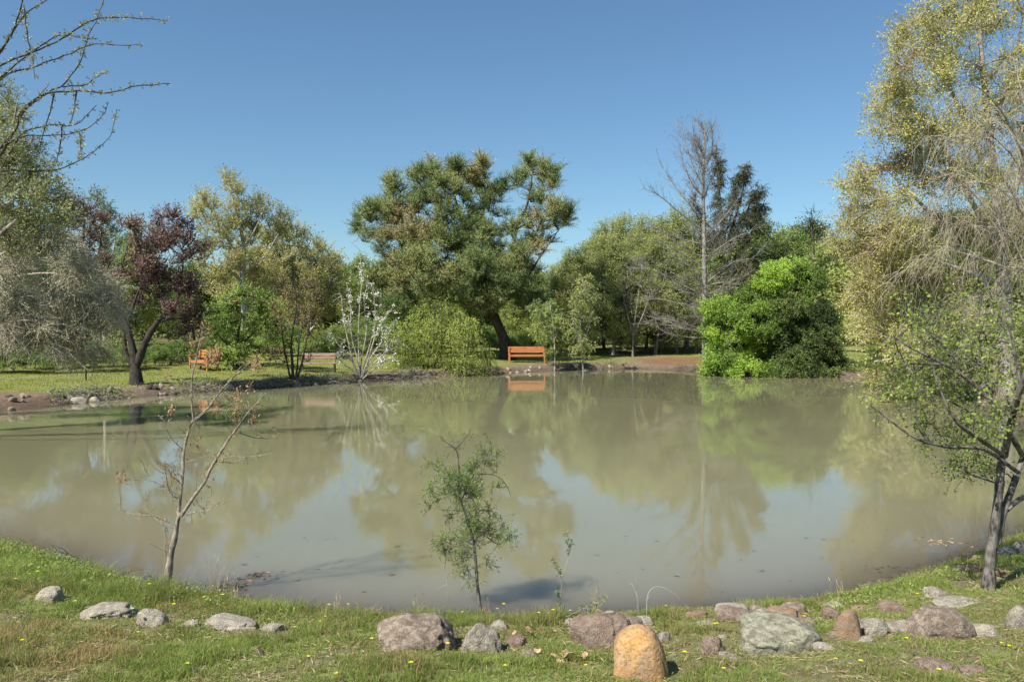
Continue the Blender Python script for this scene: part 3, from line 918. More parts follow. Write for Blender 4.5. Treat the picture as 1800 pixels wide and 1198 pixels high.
photo_tree('green_tree', 'bright green leafy tree on the lawn between the plum and the weathered bench', 'tree', 36, 415,
    [([(415,650),(414,620),(418,590),(425,550)], .12, .03), ([(415,615),(450,580),(475,560)], .06, .02), ([(415,620),(385,590),(370,560)], .06, .02)],
    [(430,530,44,22,24),(385,560,24,26,16),(425,570,40,24,24),(470,560,30,28,18),(400,600,30,22,16),(450,605,40,22,22),(485,590,18,24,9),(415,628,24,12,10),(370,590,14,18,6),(392,628,20,9,13,-1.5),(402,645,18,8,9,-1.5)],
    'dark', LM['fresh'], dict(K=9, M=18, L=.5, leaf=.075, ratio=.55, bias=(0, 0, .2), out=.6, tw=.01, tip=.01, gap=.25, gs=1.3, ts=1.3, tr=1.5), 36, depth=1.3)
photo_tree('thin_tree', 'slender many-stemmed tree with brownish young leaves beside the weathered bench', 'tree', 31.5, 515,
    [([(515,676),(514,640),(512,600),(520,540),(518,480)], .07, .015), ([(513,676),(505,640),(498,600),(492,550)], .05, .012), ([(518,676),(530,640),(540,590),(550,530)], .05, .012),
     ([(516,676),(522,650),(526,600),(538,550)], .045, .012)],
    [(515,500,22,30,11),(545,530,22,34,12),(495,540,20,34,11),(520,570,34,34,16),(550,590,20,30,9),(490,600,22,30,11),(520,625,34,20,12),(475,630,16,16,5)],
    'dark', LM['reddish'], dict(K=6, M=7, L=.42, leaf=.06, ratio=.55, bias=(0, 0, .9), out=.3, tw=.008, tip=.007, gap=.2, ts=1.6), 37, depth=.8)
# low dark shrub left of the first bench
photo_tree('low_shrub', 'low dark shrub on the lawn behind the plum trunk', 'shrub', 37, 300,
    [([(300,650),(300,638),(302,630)], .05, .02)],
    [(280,638,12,9,10),(305,636,18,12,18),(328,634,16,12,14)],
    'dark', LM['dark'], dict(K=7, M=10, L=.3, leaf=.08, ratio=.5, out=.6, tw=.008, tip=.008, ts=1.2), 38, depth=.4)

def blossom_tree():
    Y = 33.5
    rng = np.random.default_rng(77)
    b = gnd(634, 666)
    Y = b[1]
    b = base_at(634, Y)
    root = empty('blossom_tree', b, 'slim many-stemmed tree with white blossom on its upper twigs, at the waterline', 'tree')
    stems = [[(634,668),(632,640),(630,600),(632,540),(636,490),(632,440)], [(634,668),(640,640),(652,600),(660,560),(655,500)], [(634,668),(645,640),(664,610),(680,590),(694,572)],
             [(633,668),(622,640),(612,600),(604,560),(600,520)], [(633,668),(625,645),(610,625),(590,600),(570,590)], [(634,668),(650,645),(672,625),(692,606),(700,600)],
             [(634,668),(636,630),(644,580),(640,530),(646,500)], [(634,668),(628,630),(618,590),(616,540),(610,500)], [(635,668),(655,650),(668,640),(690,628)],
             [(633,668),(620,650),(604,640),(592,622)], [(634,668),(642,650),(660,590),(676,560),(690,540)]]
    tr = []
    for i, s in enumerate(stems):
        dy = rng.uniform(-.8, .8)
        P = np.array([at(x, y, Y + dy * k / (len(s) - 1)) for k, (x, y) in enumerate(s)])
        P[0] = b + np.array([rng.uniform(-.06, .06), rng.uniform(-.06, .06), -.1])
        tr.append(sample_poly(P, np.linspace(.035, .012, len(P)), .15))
    mb = MB()
    for p, r in tr: tube_arr(mb, p[None], r[None], 6)
    mb.build('stems', BARK['pale'], root, b)
    mt = MB(); ml = MB(); mf = MB()
    for p, r in tr:
        n = len(p)
        idx = rng.integers(int(n * .25), n, 26)
        q = p[idx]
        D = nrm(rng.normal(size=(26, 3)) + np.array([0, 0, .6]))
        L = rng.uniform(.15, .6, (26, 1))
        P3 = q[:, None, :] + D[:, None, :] * L[:, None, :] * np.array([0, .5, 1.])[None, :, None]
        tube_arr(mt, P3, np.broadcast_to(np.array([.009, .007, .004]), (26, 3)), 3)
        hi = idx > n * .52
        for k in np.where(hi)[0]:
            if rng.random() < .72:
                m = 14
                t = rng.random(m)[:, None]
                leaves(mf, q[k] + D[k] * L[k] * t + rng.normal(size=(m, 3)) * .035, rng.normal(size=(m, 3)), rng.uniform(.05, .085, m), .8, rng.random(m), rng)
            m = 3
            leaves(ml, q[k] + D[k] * L[k] * rng.random(m)[:, None], rng.normal(size=(m, 3)), .07, .5, rng.random(m), rng)
    mt.build('twigs', BARK['pale'], root, b)
    mf.build('blossom', LM['blossom'], root, b)
    ml.build('crown', LM['paleleaf'], root, b)
blossom_tree()

# weeping willow bush over the water
photo_tree('weeping_willow', 'light green weeping willow bush with trailing branches over the water', 'tree', 38.6, 768,
    [([(768,660),(766,620),(762,580),(765,548)], .10, .03), ([(766,620),(800,580),(825,585)], .05, .02), ([(766,620),(730,580),(710,590)], .05, .02)],
    [(765,535,16,10,12),(850,620,12,14,6),(740,552,22,12,14),(795,556,26,12,16),(710,575,22,16,15),(765,572,40,16,28),(820,575,22,16,15),(700,600,18,18,12),(740,600,34,20,26),(790,600,36,20,28),(832,605,18,20,12),(765,630,52,16,34),(815,635,24,16,14),(712,632,22,14,12)],
    'dark', LM['weeping'], dict(K=9, M=20, L=.8, leaf=.07, ratio=.3, bias=(0, 0, -.3), out=.6, tw=.006, tip=.007, droop=1.0, follow=1.0, gap=.15, ts=1.3, gs=1.5, shell=.6, sag=-.15), 41, depth=1.4)
# two slender young trees in front of the grove
photo_tree('young_tree', 'slender young tree with a thin pale trunk just right of the orange bench', 'tree', 41.5, 975,
    [([(975,645),(975,610),(972,570),(966,530)], .045, .012), ([(974,600),(985,570),(988,550)], .02, .008), ([(975,605),(960,580),(950,560)], .02, .008)],
    [(955,540,20,18,12),(975,545,18,16,10),(950,570,22,20,14),(980,575,22,22,12),(962,600,24,18,12),(990,605,14,18,6)],
    'pale', LM['mid'], dict(K=9, M=14, L=.4, leaf=.095, ratio=.45, bias=(0, 0, -.2), droop=.5, out=.3, tw=.006, tip=.006, gap=.15, ts=1.5, tr=1.3), 42, depth=.7)
photo_tree('young_tree', 'slender young tree leaning left over the shore, right of the pale-trunked one', 'tree', 40.5, 1028,
    [([(1028,645),(1022,615),(1020,590),(1022,545),(1030,500)], .055, .012), ([(1022,610),(1034,580),(1042,540)], .03, .008), ([(1022,605),(1008,575),(1006,550)], .03, .008)],
    [(1028,490,12,18,8),(1015,530,16,22,11),(1038,530,14,24,11),(1010,565,16,24,11),(1034,570,16,26,11),(1018,600,20,18,10)],
    'grey', LM['willowish'], dict(K=9, M=14, L=.42, leaf=.095, ratio=.45, bias=(0, 0, -.1), droop=.5, out=.3, tw=.007, tip=.007, gap=.15, ts=1.5), 43, depth=.7)

# ------------------------------------------------------------------ bare conifer and cedar
def bare_tree():
    rng = np.random.default_rng(88)
    g = gnd(1240, 653); Y = g[1]
    b = base_at(1240, Y)
    root = empty('bare_tree', b, 'tall leafless tree with a straight pale trunk and upswept branches, left of the green bush', 'tree')
    tr, rr = PL(Y, [(1240,655),(1239,560),(1238,440),(1236,330),(1238,260),(1239,212)], .17, .015)
    tr[0] = b - np.array([0, 0, .1])
    tp, trd = sample_poly(tr, rr, .3)
    mb = MB(); trd[:3] *= [1.6, 1.25, 1.1]; tube_arr(mb, tp[None], trd[None], 8)
    mb.build('trunk', BARK['grey'], root, b)
    H = tp[-1][2] - b[2]
    m1 = MB(); m2 = MB()
    lines = []
    # traced limbs
    for pts, r in [([(1236,405),(1200,378),(1160,345),(1130,330)], .045), ([(1236,385),(1200,345),(1175,310),(1160,285)], .045), ([(1236,345),(1215,320),(1200,280),(1188,235)], .045),
                   ([(1237,330),(1218,290),(1205,250),(1195,215)], .035), ([(1238,300),(1225,265),(1218,230),(1222,212)], .03), ([(1238,300),(1250,270),(1252,240),(1250,220)], .03),
                   ([(1237,430),(1190,418),(1150,400),(1118,398)], .04), ([(1237,470),(1190,440),(1150,425),(1105,415)], .04), ([(1238,420),(1262,395),(1290,360),(1300,345)], .04),
                   ([(1238,455),(1280,425),(1310,410),(1345,395)], .04), ([(1238,500),(1290,460),(1320,455),(1345,430)], .04), ([(1238,520),(1180,490),(1150,475),(1110,470)], .04),
                   ([(1239,545),(1180,530),(1150,525),(1115,528)], .035), ([(1239,580),(1190,565),(1160,560),(1135,565)], .03)]:
        dy = rng.uniform(-1.6, 1.6)
        P = np.array([at(x, y, Y + dy * k / 3) for k, (x, y) in enumerate(pts)])
        lines.append(sample_poly(P, np.linspace(r, .008, 4), .3))
    for k in range(74):
        t = rng.uniform(.1, .97)
        j = int(t * (len(tp) - 1)); s = tp[j]
        a = rng.random() * 6.283
        L = (3.4 * (1 - t) ** .6 + .35) * rng.uniform(.55, 1.0)
        if math.cos(a) > 0: L *= .92
        el = .05 + 1.15 * t ** 1.3 + rng.normal() * .08
        d = np.array([math.cos(a) * math.cos(el), math.sin(a) * math.cos(el), math.sin(el)])
        tt = np.linspace(0, 1, 7)[:, None]
        P = s + d * L * tt + np.array([0, 0, 1]) * L * (.22 * tt ** 2 - .12 * tt) + np.cumsum(rng.normal(size=(7, 3)) * .03 * L, 0) * (tt > 0)
        lines.append((P, np.linspace(.028 * (1.1 - t) + .01, .006, 7)))
    for P, r in lines:
        tube_arr(m1, P[None], r[None], 4)
        L = np.linalg.norm(P[-1] - P[0]); n = int(16 + 20 * L / 3)
        i = rng.integers(1, len(P) - 1, n); f = rng.random((n, 1))
        q = P[i] * (1 - f) + P[i + 1] * f
        ax = nrm(P[i + 1] - P[i])
        D = nrm(ax * .9 + rng.normal(size=(n, 3)) * .7 + np.array([0, 0, .15]))
        l = rng.uniform(.2, .75, (n, 1)) * min(1.2, .35 + L / 3)
        tt = np.array([0, .5, 1.])
        P3 = q[:, None, :] + D[:, None, :] * l[:, None, :] * tt[None, :, None] + np.array([0, 0, 1.]) * (.15 * l[:, None, :] * tt[None, :, None] ** 2)
        tube_arr(m2, P3, np.broadcast_to(np.array([.0075, .006, .004]), (n, 3)), 3)
        # twiglets
        e = rng.integers(0, n, n * 2)
        q2 = P3[e, 1] + (P3[e, 2] - P3[e, 1]) * rng.random((n * 2, 1))
        D2 = nrm(D[e] + rng.normal(size=(n * 2, 3)) * .6)
        P4 = q2[:, None, :] + D2[:, None, :] * rng.uniform(.08, .25, (n * 2, 1, 1)) * np.array([0, 1.])[None, :, None]
        tube_arr(m2, P4, np.broadcast_to(np.array([.0045, .003]), (n * 2, 2)), 3)
    m1.build('branches', BARK['grey'], root, b)
    m2.build('twigs', BARK['grey'], root, b)
bare_tree()

photo_tree('cedar_tree', 'dark ragged cedar with raised arms behind the bare tree', 'tree', 58, 1275,
    [([(1275,625),(1276,520),(1272,420),(1264,340),(1258,262)], .3, .03), ([(1274,440),(1290,390),(1305,340),(1312,295)], .13, .02), ([(1274,450),(1300,400),(1322,350),(1336,325)], .12, .02),
     ([(1275,460),(1310,430),(1330,390),(1345,350)], .11, .02), ([(1272,420),(1288,370),(1295,330)], .08, .02), ([(1272,420),(1240,390),(1225,360)], .08, .02), ([(1275,480),(1230,440),(1205,400)], .08, .02)],
    [(1258,268,6,12,5),(1262,285,10,12,9),(1260,305,12,14,9),(1264,330,9,16,6),(1308,298,12,12,11),(1302,320,12,16,12),(1296,345,14,14,11),(1290,325,8,12,6),(1270,360,20,20,16),
     (1333,332,8,14,9),(1328,355,12,18,13),(1318,378,16,16,14),(1342,358,7,14,7),(1335,378,10,14,9),(1290,385,26,22,24),(1310,400,18,16,14),(1230,372,9,12,7),(1220,352,6,10,4),(1255,400,28,22,20),(1290,430,32,24,26),(1235,440,26,30,20),(1280,480,40,34,34)],
    'dark', LM['cedar'], dict(K=9, M=16, L=.5, leaf=.15, ratio=.2, bias=(0, 0, -.35), out=.4, tw=.013, tip=.013, droop=.35, follow=.9, ts=.9, shell=.3, up=.6), 51, depth=1.2)
photo_tree('dead_tree', 'small leafless dead treetop on the skyline left of the yellow-green tree', 'tree', 70, 1435,
    [([(1435,640),(1434,500),(1430,430),(1426,366)], .16, .02), ([(1431,430),(1445,410),(1450,395)], .04, .01)],
    [(1426,378,8,12,6),(1430,400,14,10,8),(1444,408,6,12,5)],
    'dark', LM['dark'], dict(K=4, M=0, L=.7, leaf=.1, ratio=.5, tw=.014, tip=.016, bias=(0, 0, .3)), 52, depth=.5)
photo_tree('bare_shrub', 'pale leafless shrub standing against the green grove', 'shrub', 50, 1112,
    [([(1112,620),(1114,580),(1122,520),(1128,475)], .07, .015), ([(1113,590),(1100,540),(1092,500)], .05, .015), ([(1114,590),(1135,540),(1142,500)], .05, .012)],
    [(1120,480,20,20,12),(1098,510,18,20,10),(1140,510,16,22,10),(1115,540,30,24,12)],
    'grey', LM['dark'], dict(K=6, M=0, L=.8, leaf=.1, ratio=.5, tw=.013, tip=.012, bias=(0, 0, 1.)), 53, depth=.8)

# ------------------------------------------------------------------ big bushes on the right of the far shore
BS = dict(K=11, M=26, L=.46, leaf=.07, ratio=.65, bias=(0, 0, .1), out=.9, tw=.008, tip=.008, gap=.34, gs=1.5, ts=1.1, tr=1.8, shell=.6, jit=.6)
photo_tree('big_bush', 'big bright green bush overhanging the water, right of the bare tree', 'bush', 39, 1330,
    [([(1330,660),(1330,610),(1335,550),(1345,500)], .14, .03), ([(1330,630),(1290,590),(1265,560)], .08, .02), ([(1330,630),(1370,560),(1390,500)], .08, .02)],
    [(1390,475,26,14,18),(1355,490,26,16,20),(1420,490,26,16,18),(1330,520,28,22,24),(1380,520,34,22,30),(1300,535,24,18,18),(1262,545,22,16,16),(1280,575,32,24,30),(1335,565,34,26,34),(1250,590,16,26,16),
     (1290,615,36,24,34),(1345,610,34,26,34),(1265,650,26,9,18,-1.2),(1310,654,30,9,24,-1.9),(1365,656,30,8,24,-1.9),(1270,640,28,14,20),(1320,642,34,14,26),(1370,640,26,14,18),(1385,570,26,28,20)],
    'dark', LM['bright'], dict(BS, lobetint=True), 54, depth=1.5, k=1.6)
photo_tree('big_bush', 'dark green bush with draped foliage right of the bright green bush', 'bush', 37.9, 1410,
    [([(1415,664),(1412,620),(1410,560),(1405,530)], .13, .03), ([(1415,640),(1445,590),(1455,550)], .08, .02)],
    [(1385,530,18,16,14),(1405,550,30,22,30),(1440,555,24,26,24),(1385,590,28,26,26),(1430,595,32,28,34),(1462,600,14,30,14),(1400,635,34,20,26),(1445,640,24,16,18),(1372,615,16,24,10),(1460,640,16,16,8),(1400,656,30,9,24,-1.2),(1450,657,30,9,24,-1.1),(1485,655,20,9,14,-.8)],
    'dark', LM['dark'], dict(BS, tr=1.3, droop=.5), 55, depth=1.2, k=1.5)
photo_tree('low_shrub', 'dark shadowed shrub on the bank in the gap under the yellow-green foliage', 'shrub', 37.4, 1500,
    [([(1500,664),(1500,650),(1502,640)], .05, .02)],
    [(1480,650,24,14,26),(1510,652,24,12,26),(1545,652,26,14,26),(1580,655,24,14,20)],
    'dark', LM['dark'], dict(BS, L=.3, out=.5), 56, depth=.5)

# ------------------------------------------------------------------ right side: the large yellow-green tree and its neighbours
SR = dict(K=11, M=13, L=.65, leaf=.064, ratio=.55, bias=(0, 0, .1), out=.3, tw=.008, jit=.8, tip=.010, gap=.30, gs=1.2, ts=1.3, tr=1.1, shell=.3, up=.6, follow=.2, lbias=(0, 0, -.5))
photo_tree('budding_tree', 'very tall yellow-green budding tree filling the right of the picture', 'tree', 24, 1775,
    [([(1775,740),(1770,620),(1765,500),(1755,380),(1740,240),(1725,90),(1715,-40)], .26, .03),
     ([(1768,560),(1700,450),(1640,380),(1590,330),(1550,290)], .10, .015), ([(1760,450),(1700,340),(1650,250),(1600,180)], .10, .015), ([(1750,330),(1690,200),(1650,100),(1640,30)], .08, .015),
     ([(1758,420),(1800,280),(1830,150),(1840,30)], .1, .015), ([(1765,500),(1680,470),(1590,440),(1510,400)], .08, .012), ([(1740,240),(1780,120),(1800,20)], .07, .015),
     ([(1600,420,-.5),(1597,330,-.5),(1594,230,-.5)], .03, .01), ([(1766,540),(1680,560),(1600,540),(1530,500)], .07, .012), ([(1768,600),(1690,650),(1610,650),(1560,660)], .06, .012)],
    [(1640,20,22,20,11),(1600,40,20,24,8),(1580,70,16,16,5),(1620,80,30,24,14),(1660,40,24,36,16),(1700,20,34,30,18),(1760,20,40,40,26),(1600,110,26,18,9),(1565,140,16,14,6),(1590,160,34,24,16),(1640,140,34,30,20),
     (1700,110,44,40,30),(1780,110,46,50,32),(1570,190,28,22,13),(1620,210,36,30,22),(1680,210,42,36,28),(1760,210,50,46,34),(1560,230,22,16,9),(1590,260,32,24,14),(1530,290,22,24,7),(1560,310,30,24,11),(1500,340,20,22,6),
     (1530,350,28,22,9),(1580,350,34,28,14),(1640,300,44,34,24),(1720,310,50,40,30),(1800,320,50,50,26),(1485,385,16,14,5),(1520,395,26,16,9),(1560,410,34,20,22),(1600,430,40,26,30),(1660,410,50,36,30),(1740,420,50,40,30),
     (1530,445,36,18,22),(1590,480,44,28,30),(1530,490,30,16,16),(1500,470,16,14,6),(1650,500,50,34,30),(1560,540,34,22,20),(1620,560,44,28,28),(1700,520,50,40,26),(1590,610,36,24,16),(1650,620,40,30,18),(1850,200,50,100,30),(1860,420,40,100,20),(1520,430,34,20,20),(1480,420,18,20,9),(1555,460,36,26,26),(1540,510,30,22,20),(1600,530,40,28,28),(1530,560,26,14,14),(1570,590,34,20,20),(1680,580,40,30,24),(1490,375,20,20,8),(1475,350,12,14,4),(1510,310,18,20,8),(1640,660,30,20,14)],
    'grey', LM['bud'], dict(SR, gap=.42, tbark=BARK['tan']), 61, depth=2.3, k=.88)
photo_tree('maple_shrub', 'low yellow-green shrub tinged with orange, leaning over the far right shore', 'shrub', 31, 1600,
    [([(1600,690),(1590,660),(1575,620),(1550,580)], .07, .015), ([(1595,665),(1620,620),(1640,580)], .05, .015)],
    [(1500,525,18,8,6),(1530,580,26,12,10),(1560,590,26,18,14),(1590,610,24,20,14),(1560,625,26,10,7),(1545,670,16,10,6),(1575,655,26,16,12),(1600,640,26,24,14),(1570,685,20,12,6),(1640,650,26,30,14),(1550,560,24,14,9)],
    'tan', LM['bud'], dict(SR, leaf=.09, ratio=.7, gap=.15, tip=.007, tr=1.4), 62, depth=.9)

def tan_tangle():
    """leafless willow with long arching tan branches and hanging twigs"""
    rng = np.random.default_rng(99)
    Y = 15.0
    b = base_at(1880, Y)
    root = empty('bare_willow', b, 'leafless tan willow with a tangle of hanging twigs at the right edge', 'tree')
    spec = [[(1880,800),(1870,700),(1850,600),(1840,480),(1830,380)], [(1850,600),(1820,520),(1790,440),(1745,380),(1700,330),(1650,290)], [(1840,480),(1800,420),(1740,400),(1680,395),(1640,385)],
            [(1840,480),(1810,380),(1790,290),(1745,240),(1700,200)], [(1830,380),(1820,280),(1800,180),(1780,100)], [(1850,560),(1800,540),(1740,520),(1690,530),(1650,560)],
            [(1840,440),(1780,350),(1720,320),(1660,340),(1610,380)], [(1830,380),(1790,250),(1740,170),(1690,140)], [(1850,600),(1790,600),(1740,590),(1690,610)],
            [(1840,470),(1770,470),(1710,450),(1650,440),(1600,470)], [(1830,400),(1780,340),(1730,260),(1690,240),(1640,250)]]
    mt = MB(); mw = MB()
    tks = []
    for i, s in enumerate(spec):
        dy = rng.uniform(-1.6, 1.2) if i else 0
        P = np.array([at(x, y, Y + dy * k / (len(s) - 1)) for k, (x, y) in enumerate(s)])
        if i == 0: P[0] = b - np.array([0, 0, .1])
        p, r = sample_poly(P, np.linspace(.16 if i == 0 else .028, .05 if i == 0 else .006, len(P)), .2)
        tks.append((p, r)); tube_arr(mt, p[None], r[None], 7)
    mt.build('trunk', BARK['grey'], root, b)
    for p, r in tks[1:]:
        n = len(p)
        for rep in range(32):
            j = rng.integers(int(n * .15), n - 1)
            ax = nrm(p[j + 1] - p[j])
            d = nrm(ax * .6 + rng.normal(size=3) * .55 + np.array([0, 0, .25]))
            L = rng.uniform(.5, 1.5)
            tt = np.linspace(0, 1, 7)[:, None]
            q = p[j] + d * L * .75 * tt + np.array([0, 0, -1]) * L * .95 * tt ** 2.2 + np.cumsum(rng.normal(size=(7, 3)) * .018, 0)
            tube_arr(mw, q[None], np.linspace(.0048, .0022, 7)[None], 3)
            m = 7
            k = rng.integers(1, 6, m)
            D = nrm(rng.normal(size=(m, 3)) * .6 + np.array([0, 0, -.6]) + nrm(q[k + 1] - q[k]) * .8)
            P3 = q[k][:, None, :] + D[:, None, :] * rng.uniform(.15, .55, (m, 1, 1)) * np.array([0, .5, 1])[None, :, None]
            P3[:, 2, 2] -= .05
            tube_arr(mw, P3, np.broadcast_to(np.array([.0038, .003, .002]), (m, 3)), 3)
    mw.build('twigs', BARK['tan'], root, b)
tan_tangle()

# ------------------------------------------------------------------ left edge: drooping grey tree and pale green tree
photo_tree('drooping_tree', 'wide grey-budded tree drooping from the left edge over the far bank', 'tree', 19.5, -230,
    [([(-230,760),(-225,650),(-200,520),(-170,400),(-150,280)], .24, .06),
     ([(-215,600),(-120,520),(-40,470),(40,430),(120,405)], .09, .012), ([(-205,540),(-110,450),(-20,380),(60,330),(110,310)], .08, .012),
     ([(-215,610),(-120,560),(-20,560),(80,590),(160,655)], .07, .010), ([(-215,600),(-110,560),(0,535),(100,540),(190,560)], .06, .01),
     ([(-210,560),(-110,500),(0,490),(90,480),(180,500)], .06, .01), ([(-200,500),(-100,400),(-20,330),(30,260)], .07, .012)],
    [(20,430,40,24,20),(80,420,36,20,18),(120,425,20,16,9),(10,480,44,28,24),(70,480,42,28,26),(130,470,34,26,20),(180,500,26,24,14),(20,530,40,24,24),(90,530,44,26,28),(150,530,36,26,22),(195,545,22,22,9),
     (40,575,40,18,20),(110,580,44,20,24),(170,585,30,20,13),(120,615,36,14,12),(170,620,26,14,8),(70,600,26,12,8),(-50,450,40,60,24),(-50,560,40,30,14),(10,600,30,12,8)],
    'pinkish', LM['silver'], dict(K=20, M=8, L=.5, leaf=.038, ratio=.6, bias=(.25, 0, -.1), out=.2, tw=.0048, tip=.005, droop=.22, gap=.38, gs=1.6, ts=2, jit=.5, shell=.3, up=.1), 71, depth=1.8)
photo_tree('pale_green_tree', 'pale green young-leaved tree standing tall at the left edge', 'tree', 17, -120,
    [([(-120,790),(-110,600),(-90,450),(-60,300),(-40,150)], .2, .04), ([(-95,480),(-30,380),(20,310),(60,260)], .07, .012), ([(-85,430),(-20,330),(20,230),(30,180)], .07, .012),
     ([(-95,500),(-20,430),(50,370),(100,335)], .07, .012), ([(-60,300),(-20,220),(0,170)], .05, .01)],
    [(8,170,14,22,8),(15,215,24,24,14),(0,260,34,30,20),(45,265,22,20,11),(20,310,40,28,24),(70,305,24,20,13),(95,325,14,12,6),(30,350,44,26,26),(85,350,30,18,16),(20,395,44,24,24),(80,385,34,20,18),(110,370,16,14,7),(-50,250,30,90,30),(-50,390,30,50,16),(40,430,30,20,12)],
    'grey', LM['paleleaf'], dict(K=10, M=13, L=.38, leaf=.045, ratio=.6, bias=(.1, 0, .2), out=.4, tw=.005, tip=.006, gap=.2, gs=1.8, ts=2, jit=.6, shell=.35, tr=1.4), 72, depth=1.2)

def traced_boughs(name, label, cat, base, Y, specs, bark, leafm, r0s, leaf, per_m, seed, stub=(.02, .06), wob=.004, dymax=.4, crown='leaves', clump=5, leafr=.5, extra=None, trunk_r=None, spurs=6):
    """a near tree whose branches follow the photograph, set with leaf clusters on short spurs"""
    rng = np.random.default_rng(seed)
    root = empty(name, base, label, cat)
    mt = MB(); mw = MB(); ml = MB()
    for i, s in enumerate(specs):
        r0 = r0s[i] if i < len(r0s) else r0s[-1]
        dy = rng.uniform(-dymax, dymax) if i else 0
        P = np.array([at(q[0], q[1], Y + (q[2] if len(q) > 2 else dy * k / max(1, len(s) - 1))) for k, q in enumerate(s)])
        if i == 0: P[0] = np.array([P[0][0], P[0][1], base[2] - .08])
        r1 = r0 * (.30 if len(s) > 2 else .5)
        p, r = sample_poly(P, np.linspace(r0, r1, len(P)), .05)
        p = p + (np.stack([noise(p * 9, seed + 1), noise(p * 9, seed + 2), noise(p * 9, seed + 3)], -1) - .5) * wob * 2 * (np.arange(len(p)) > 0)[:, None]
        r = r * (1 + .22 * (noise(p * 22, seed + 5) - .5) * 2)
        tube_arr(mt, p[None], r[None], 8 if r0 > .012 else 5)
        L = np.sum(np.linalg.norm(np.diff(p, axis=0), axis=1))
        if i == 0 or per_m <= 0: continue
        n = int(L * per_m)
        idx = rng.integers(0, len(p) - 1, n)
        f = rng.random((n, 1)); q = p[idx] * (1 - f) + p[idx + 1] * f
        ax = nrm(p[idx + 1] - p[idx])
        D = nrm(ax * .4 + rng.normal(size=(n, 3)) + np.array([0, 0, .3]))
        l = rng.uniform(*stub, (n, 1))
        P3 = q[:, None, :] + D[:, None, :] * l[:, None, :] * np.array([0, .5, 1.])[None, :, None]
        tube_arr(mw, P3, np.broadcast_to(np.array([.0022, .0018, .0012]) * (leaf / .02) ** .3, (n, 3)), 3)
        m = clump
        base_t = np.clip(rng.random(n) , 0, 1)
        LP = (P3[:, 1:2] + (P3[:, 2:3] - P3[:, 1:2]) * rng.random((n, m, 1)) * 1.1)
        LD = nrm(rng.normal(size=(n, m, 3))) + D[:, None, :] * .6
        leaves(ml, LP.reshape(-1, 3), LD.reshape(-1, 3), leaf * rng.uniform(.6, 1.3, n * m), leafr, np.clip(np.repeat(base_t, m) * .6 + rng.random(n * m) * .4, 0, 1), rng)
    mt.build('trunk', bark, root, base)
    if mw.n: mw.build('twigs', bark, root, base)
    if extra: extra(ml, rng)
    if ml.n: ml.build(crown, leafm, root, base)
    return root

# overhanging boughs at the top left: the tree stands just outside the frame
YB = 14.0
lb = base_at(-960, YB); 
traced_boughs('overhanging_tree', 'near tree at the left edge whose long bare boughs with tiny buds cross the sky', 'tree', lb, YB,
    [[(-960,1000),(-950,700),(-850,600),(-650,420),(-400,300),(-200,160)],
     [(-700,480),(-300,430),(-120,400),(-40,330),(20,240),(45,190),(80,165),(140,160),(190,163),(240,152),(300,147)],
     [(-420,310),(-120,240),(-50,150),(0,115),(60,90),(105,70),(160,37),(200,31),(250,33),(293,37)],
     [(-430,330),(-100,250),(0,140),(60,118),(120,95),(165,78),(200,79),(250,80)],
     [(-150,250),(-60,170),(0,92),(25,50),(40,0),(45,-60)], [(0,92),(40,30),(75,5),(110,-25)],
     [(45,190),(90,160),(110,150),(140,110),(155,65),(170,35),(185,-5)],
     [(110,153),(150,150),(170,135),(190,128)], [(-100,480),(-20,330),(0,300),(40,235),(90,220),(130,220),(150,205),(170,185)],
     [(0,262),(40,240),(90,238),(140,232),(180,205),(190,180)], [(-100,330),(0,302),(60,300),(100,298),(140,282),(170,262),(195,235),(205,192)],
     [(0,260),(30,225),(35,200),(55,185),(85,150)], [(42,10),(50,70),(58,110),(62,140)], [(135,160),(128,200),(122,220)], [(95,165),(90,190),(75,240),(60,290)],
     [(0,137),(40,105),(80,75),(110,62),(150,68),(172,68)], [(140,232),(142,260),(138,282)], [(110,220),(105,260),(98,290)], [(-60,420),(0,340),(30,300),(60,240)]],
    BARK['dark'], LM['silver'], [.15, .026, .020, .017, .022, .016, .014, .012, .016, .013, .014], .042, 26, 81, dymax=1.2, clump=5, stub=(.025, .09), wob=.012, extra=None)

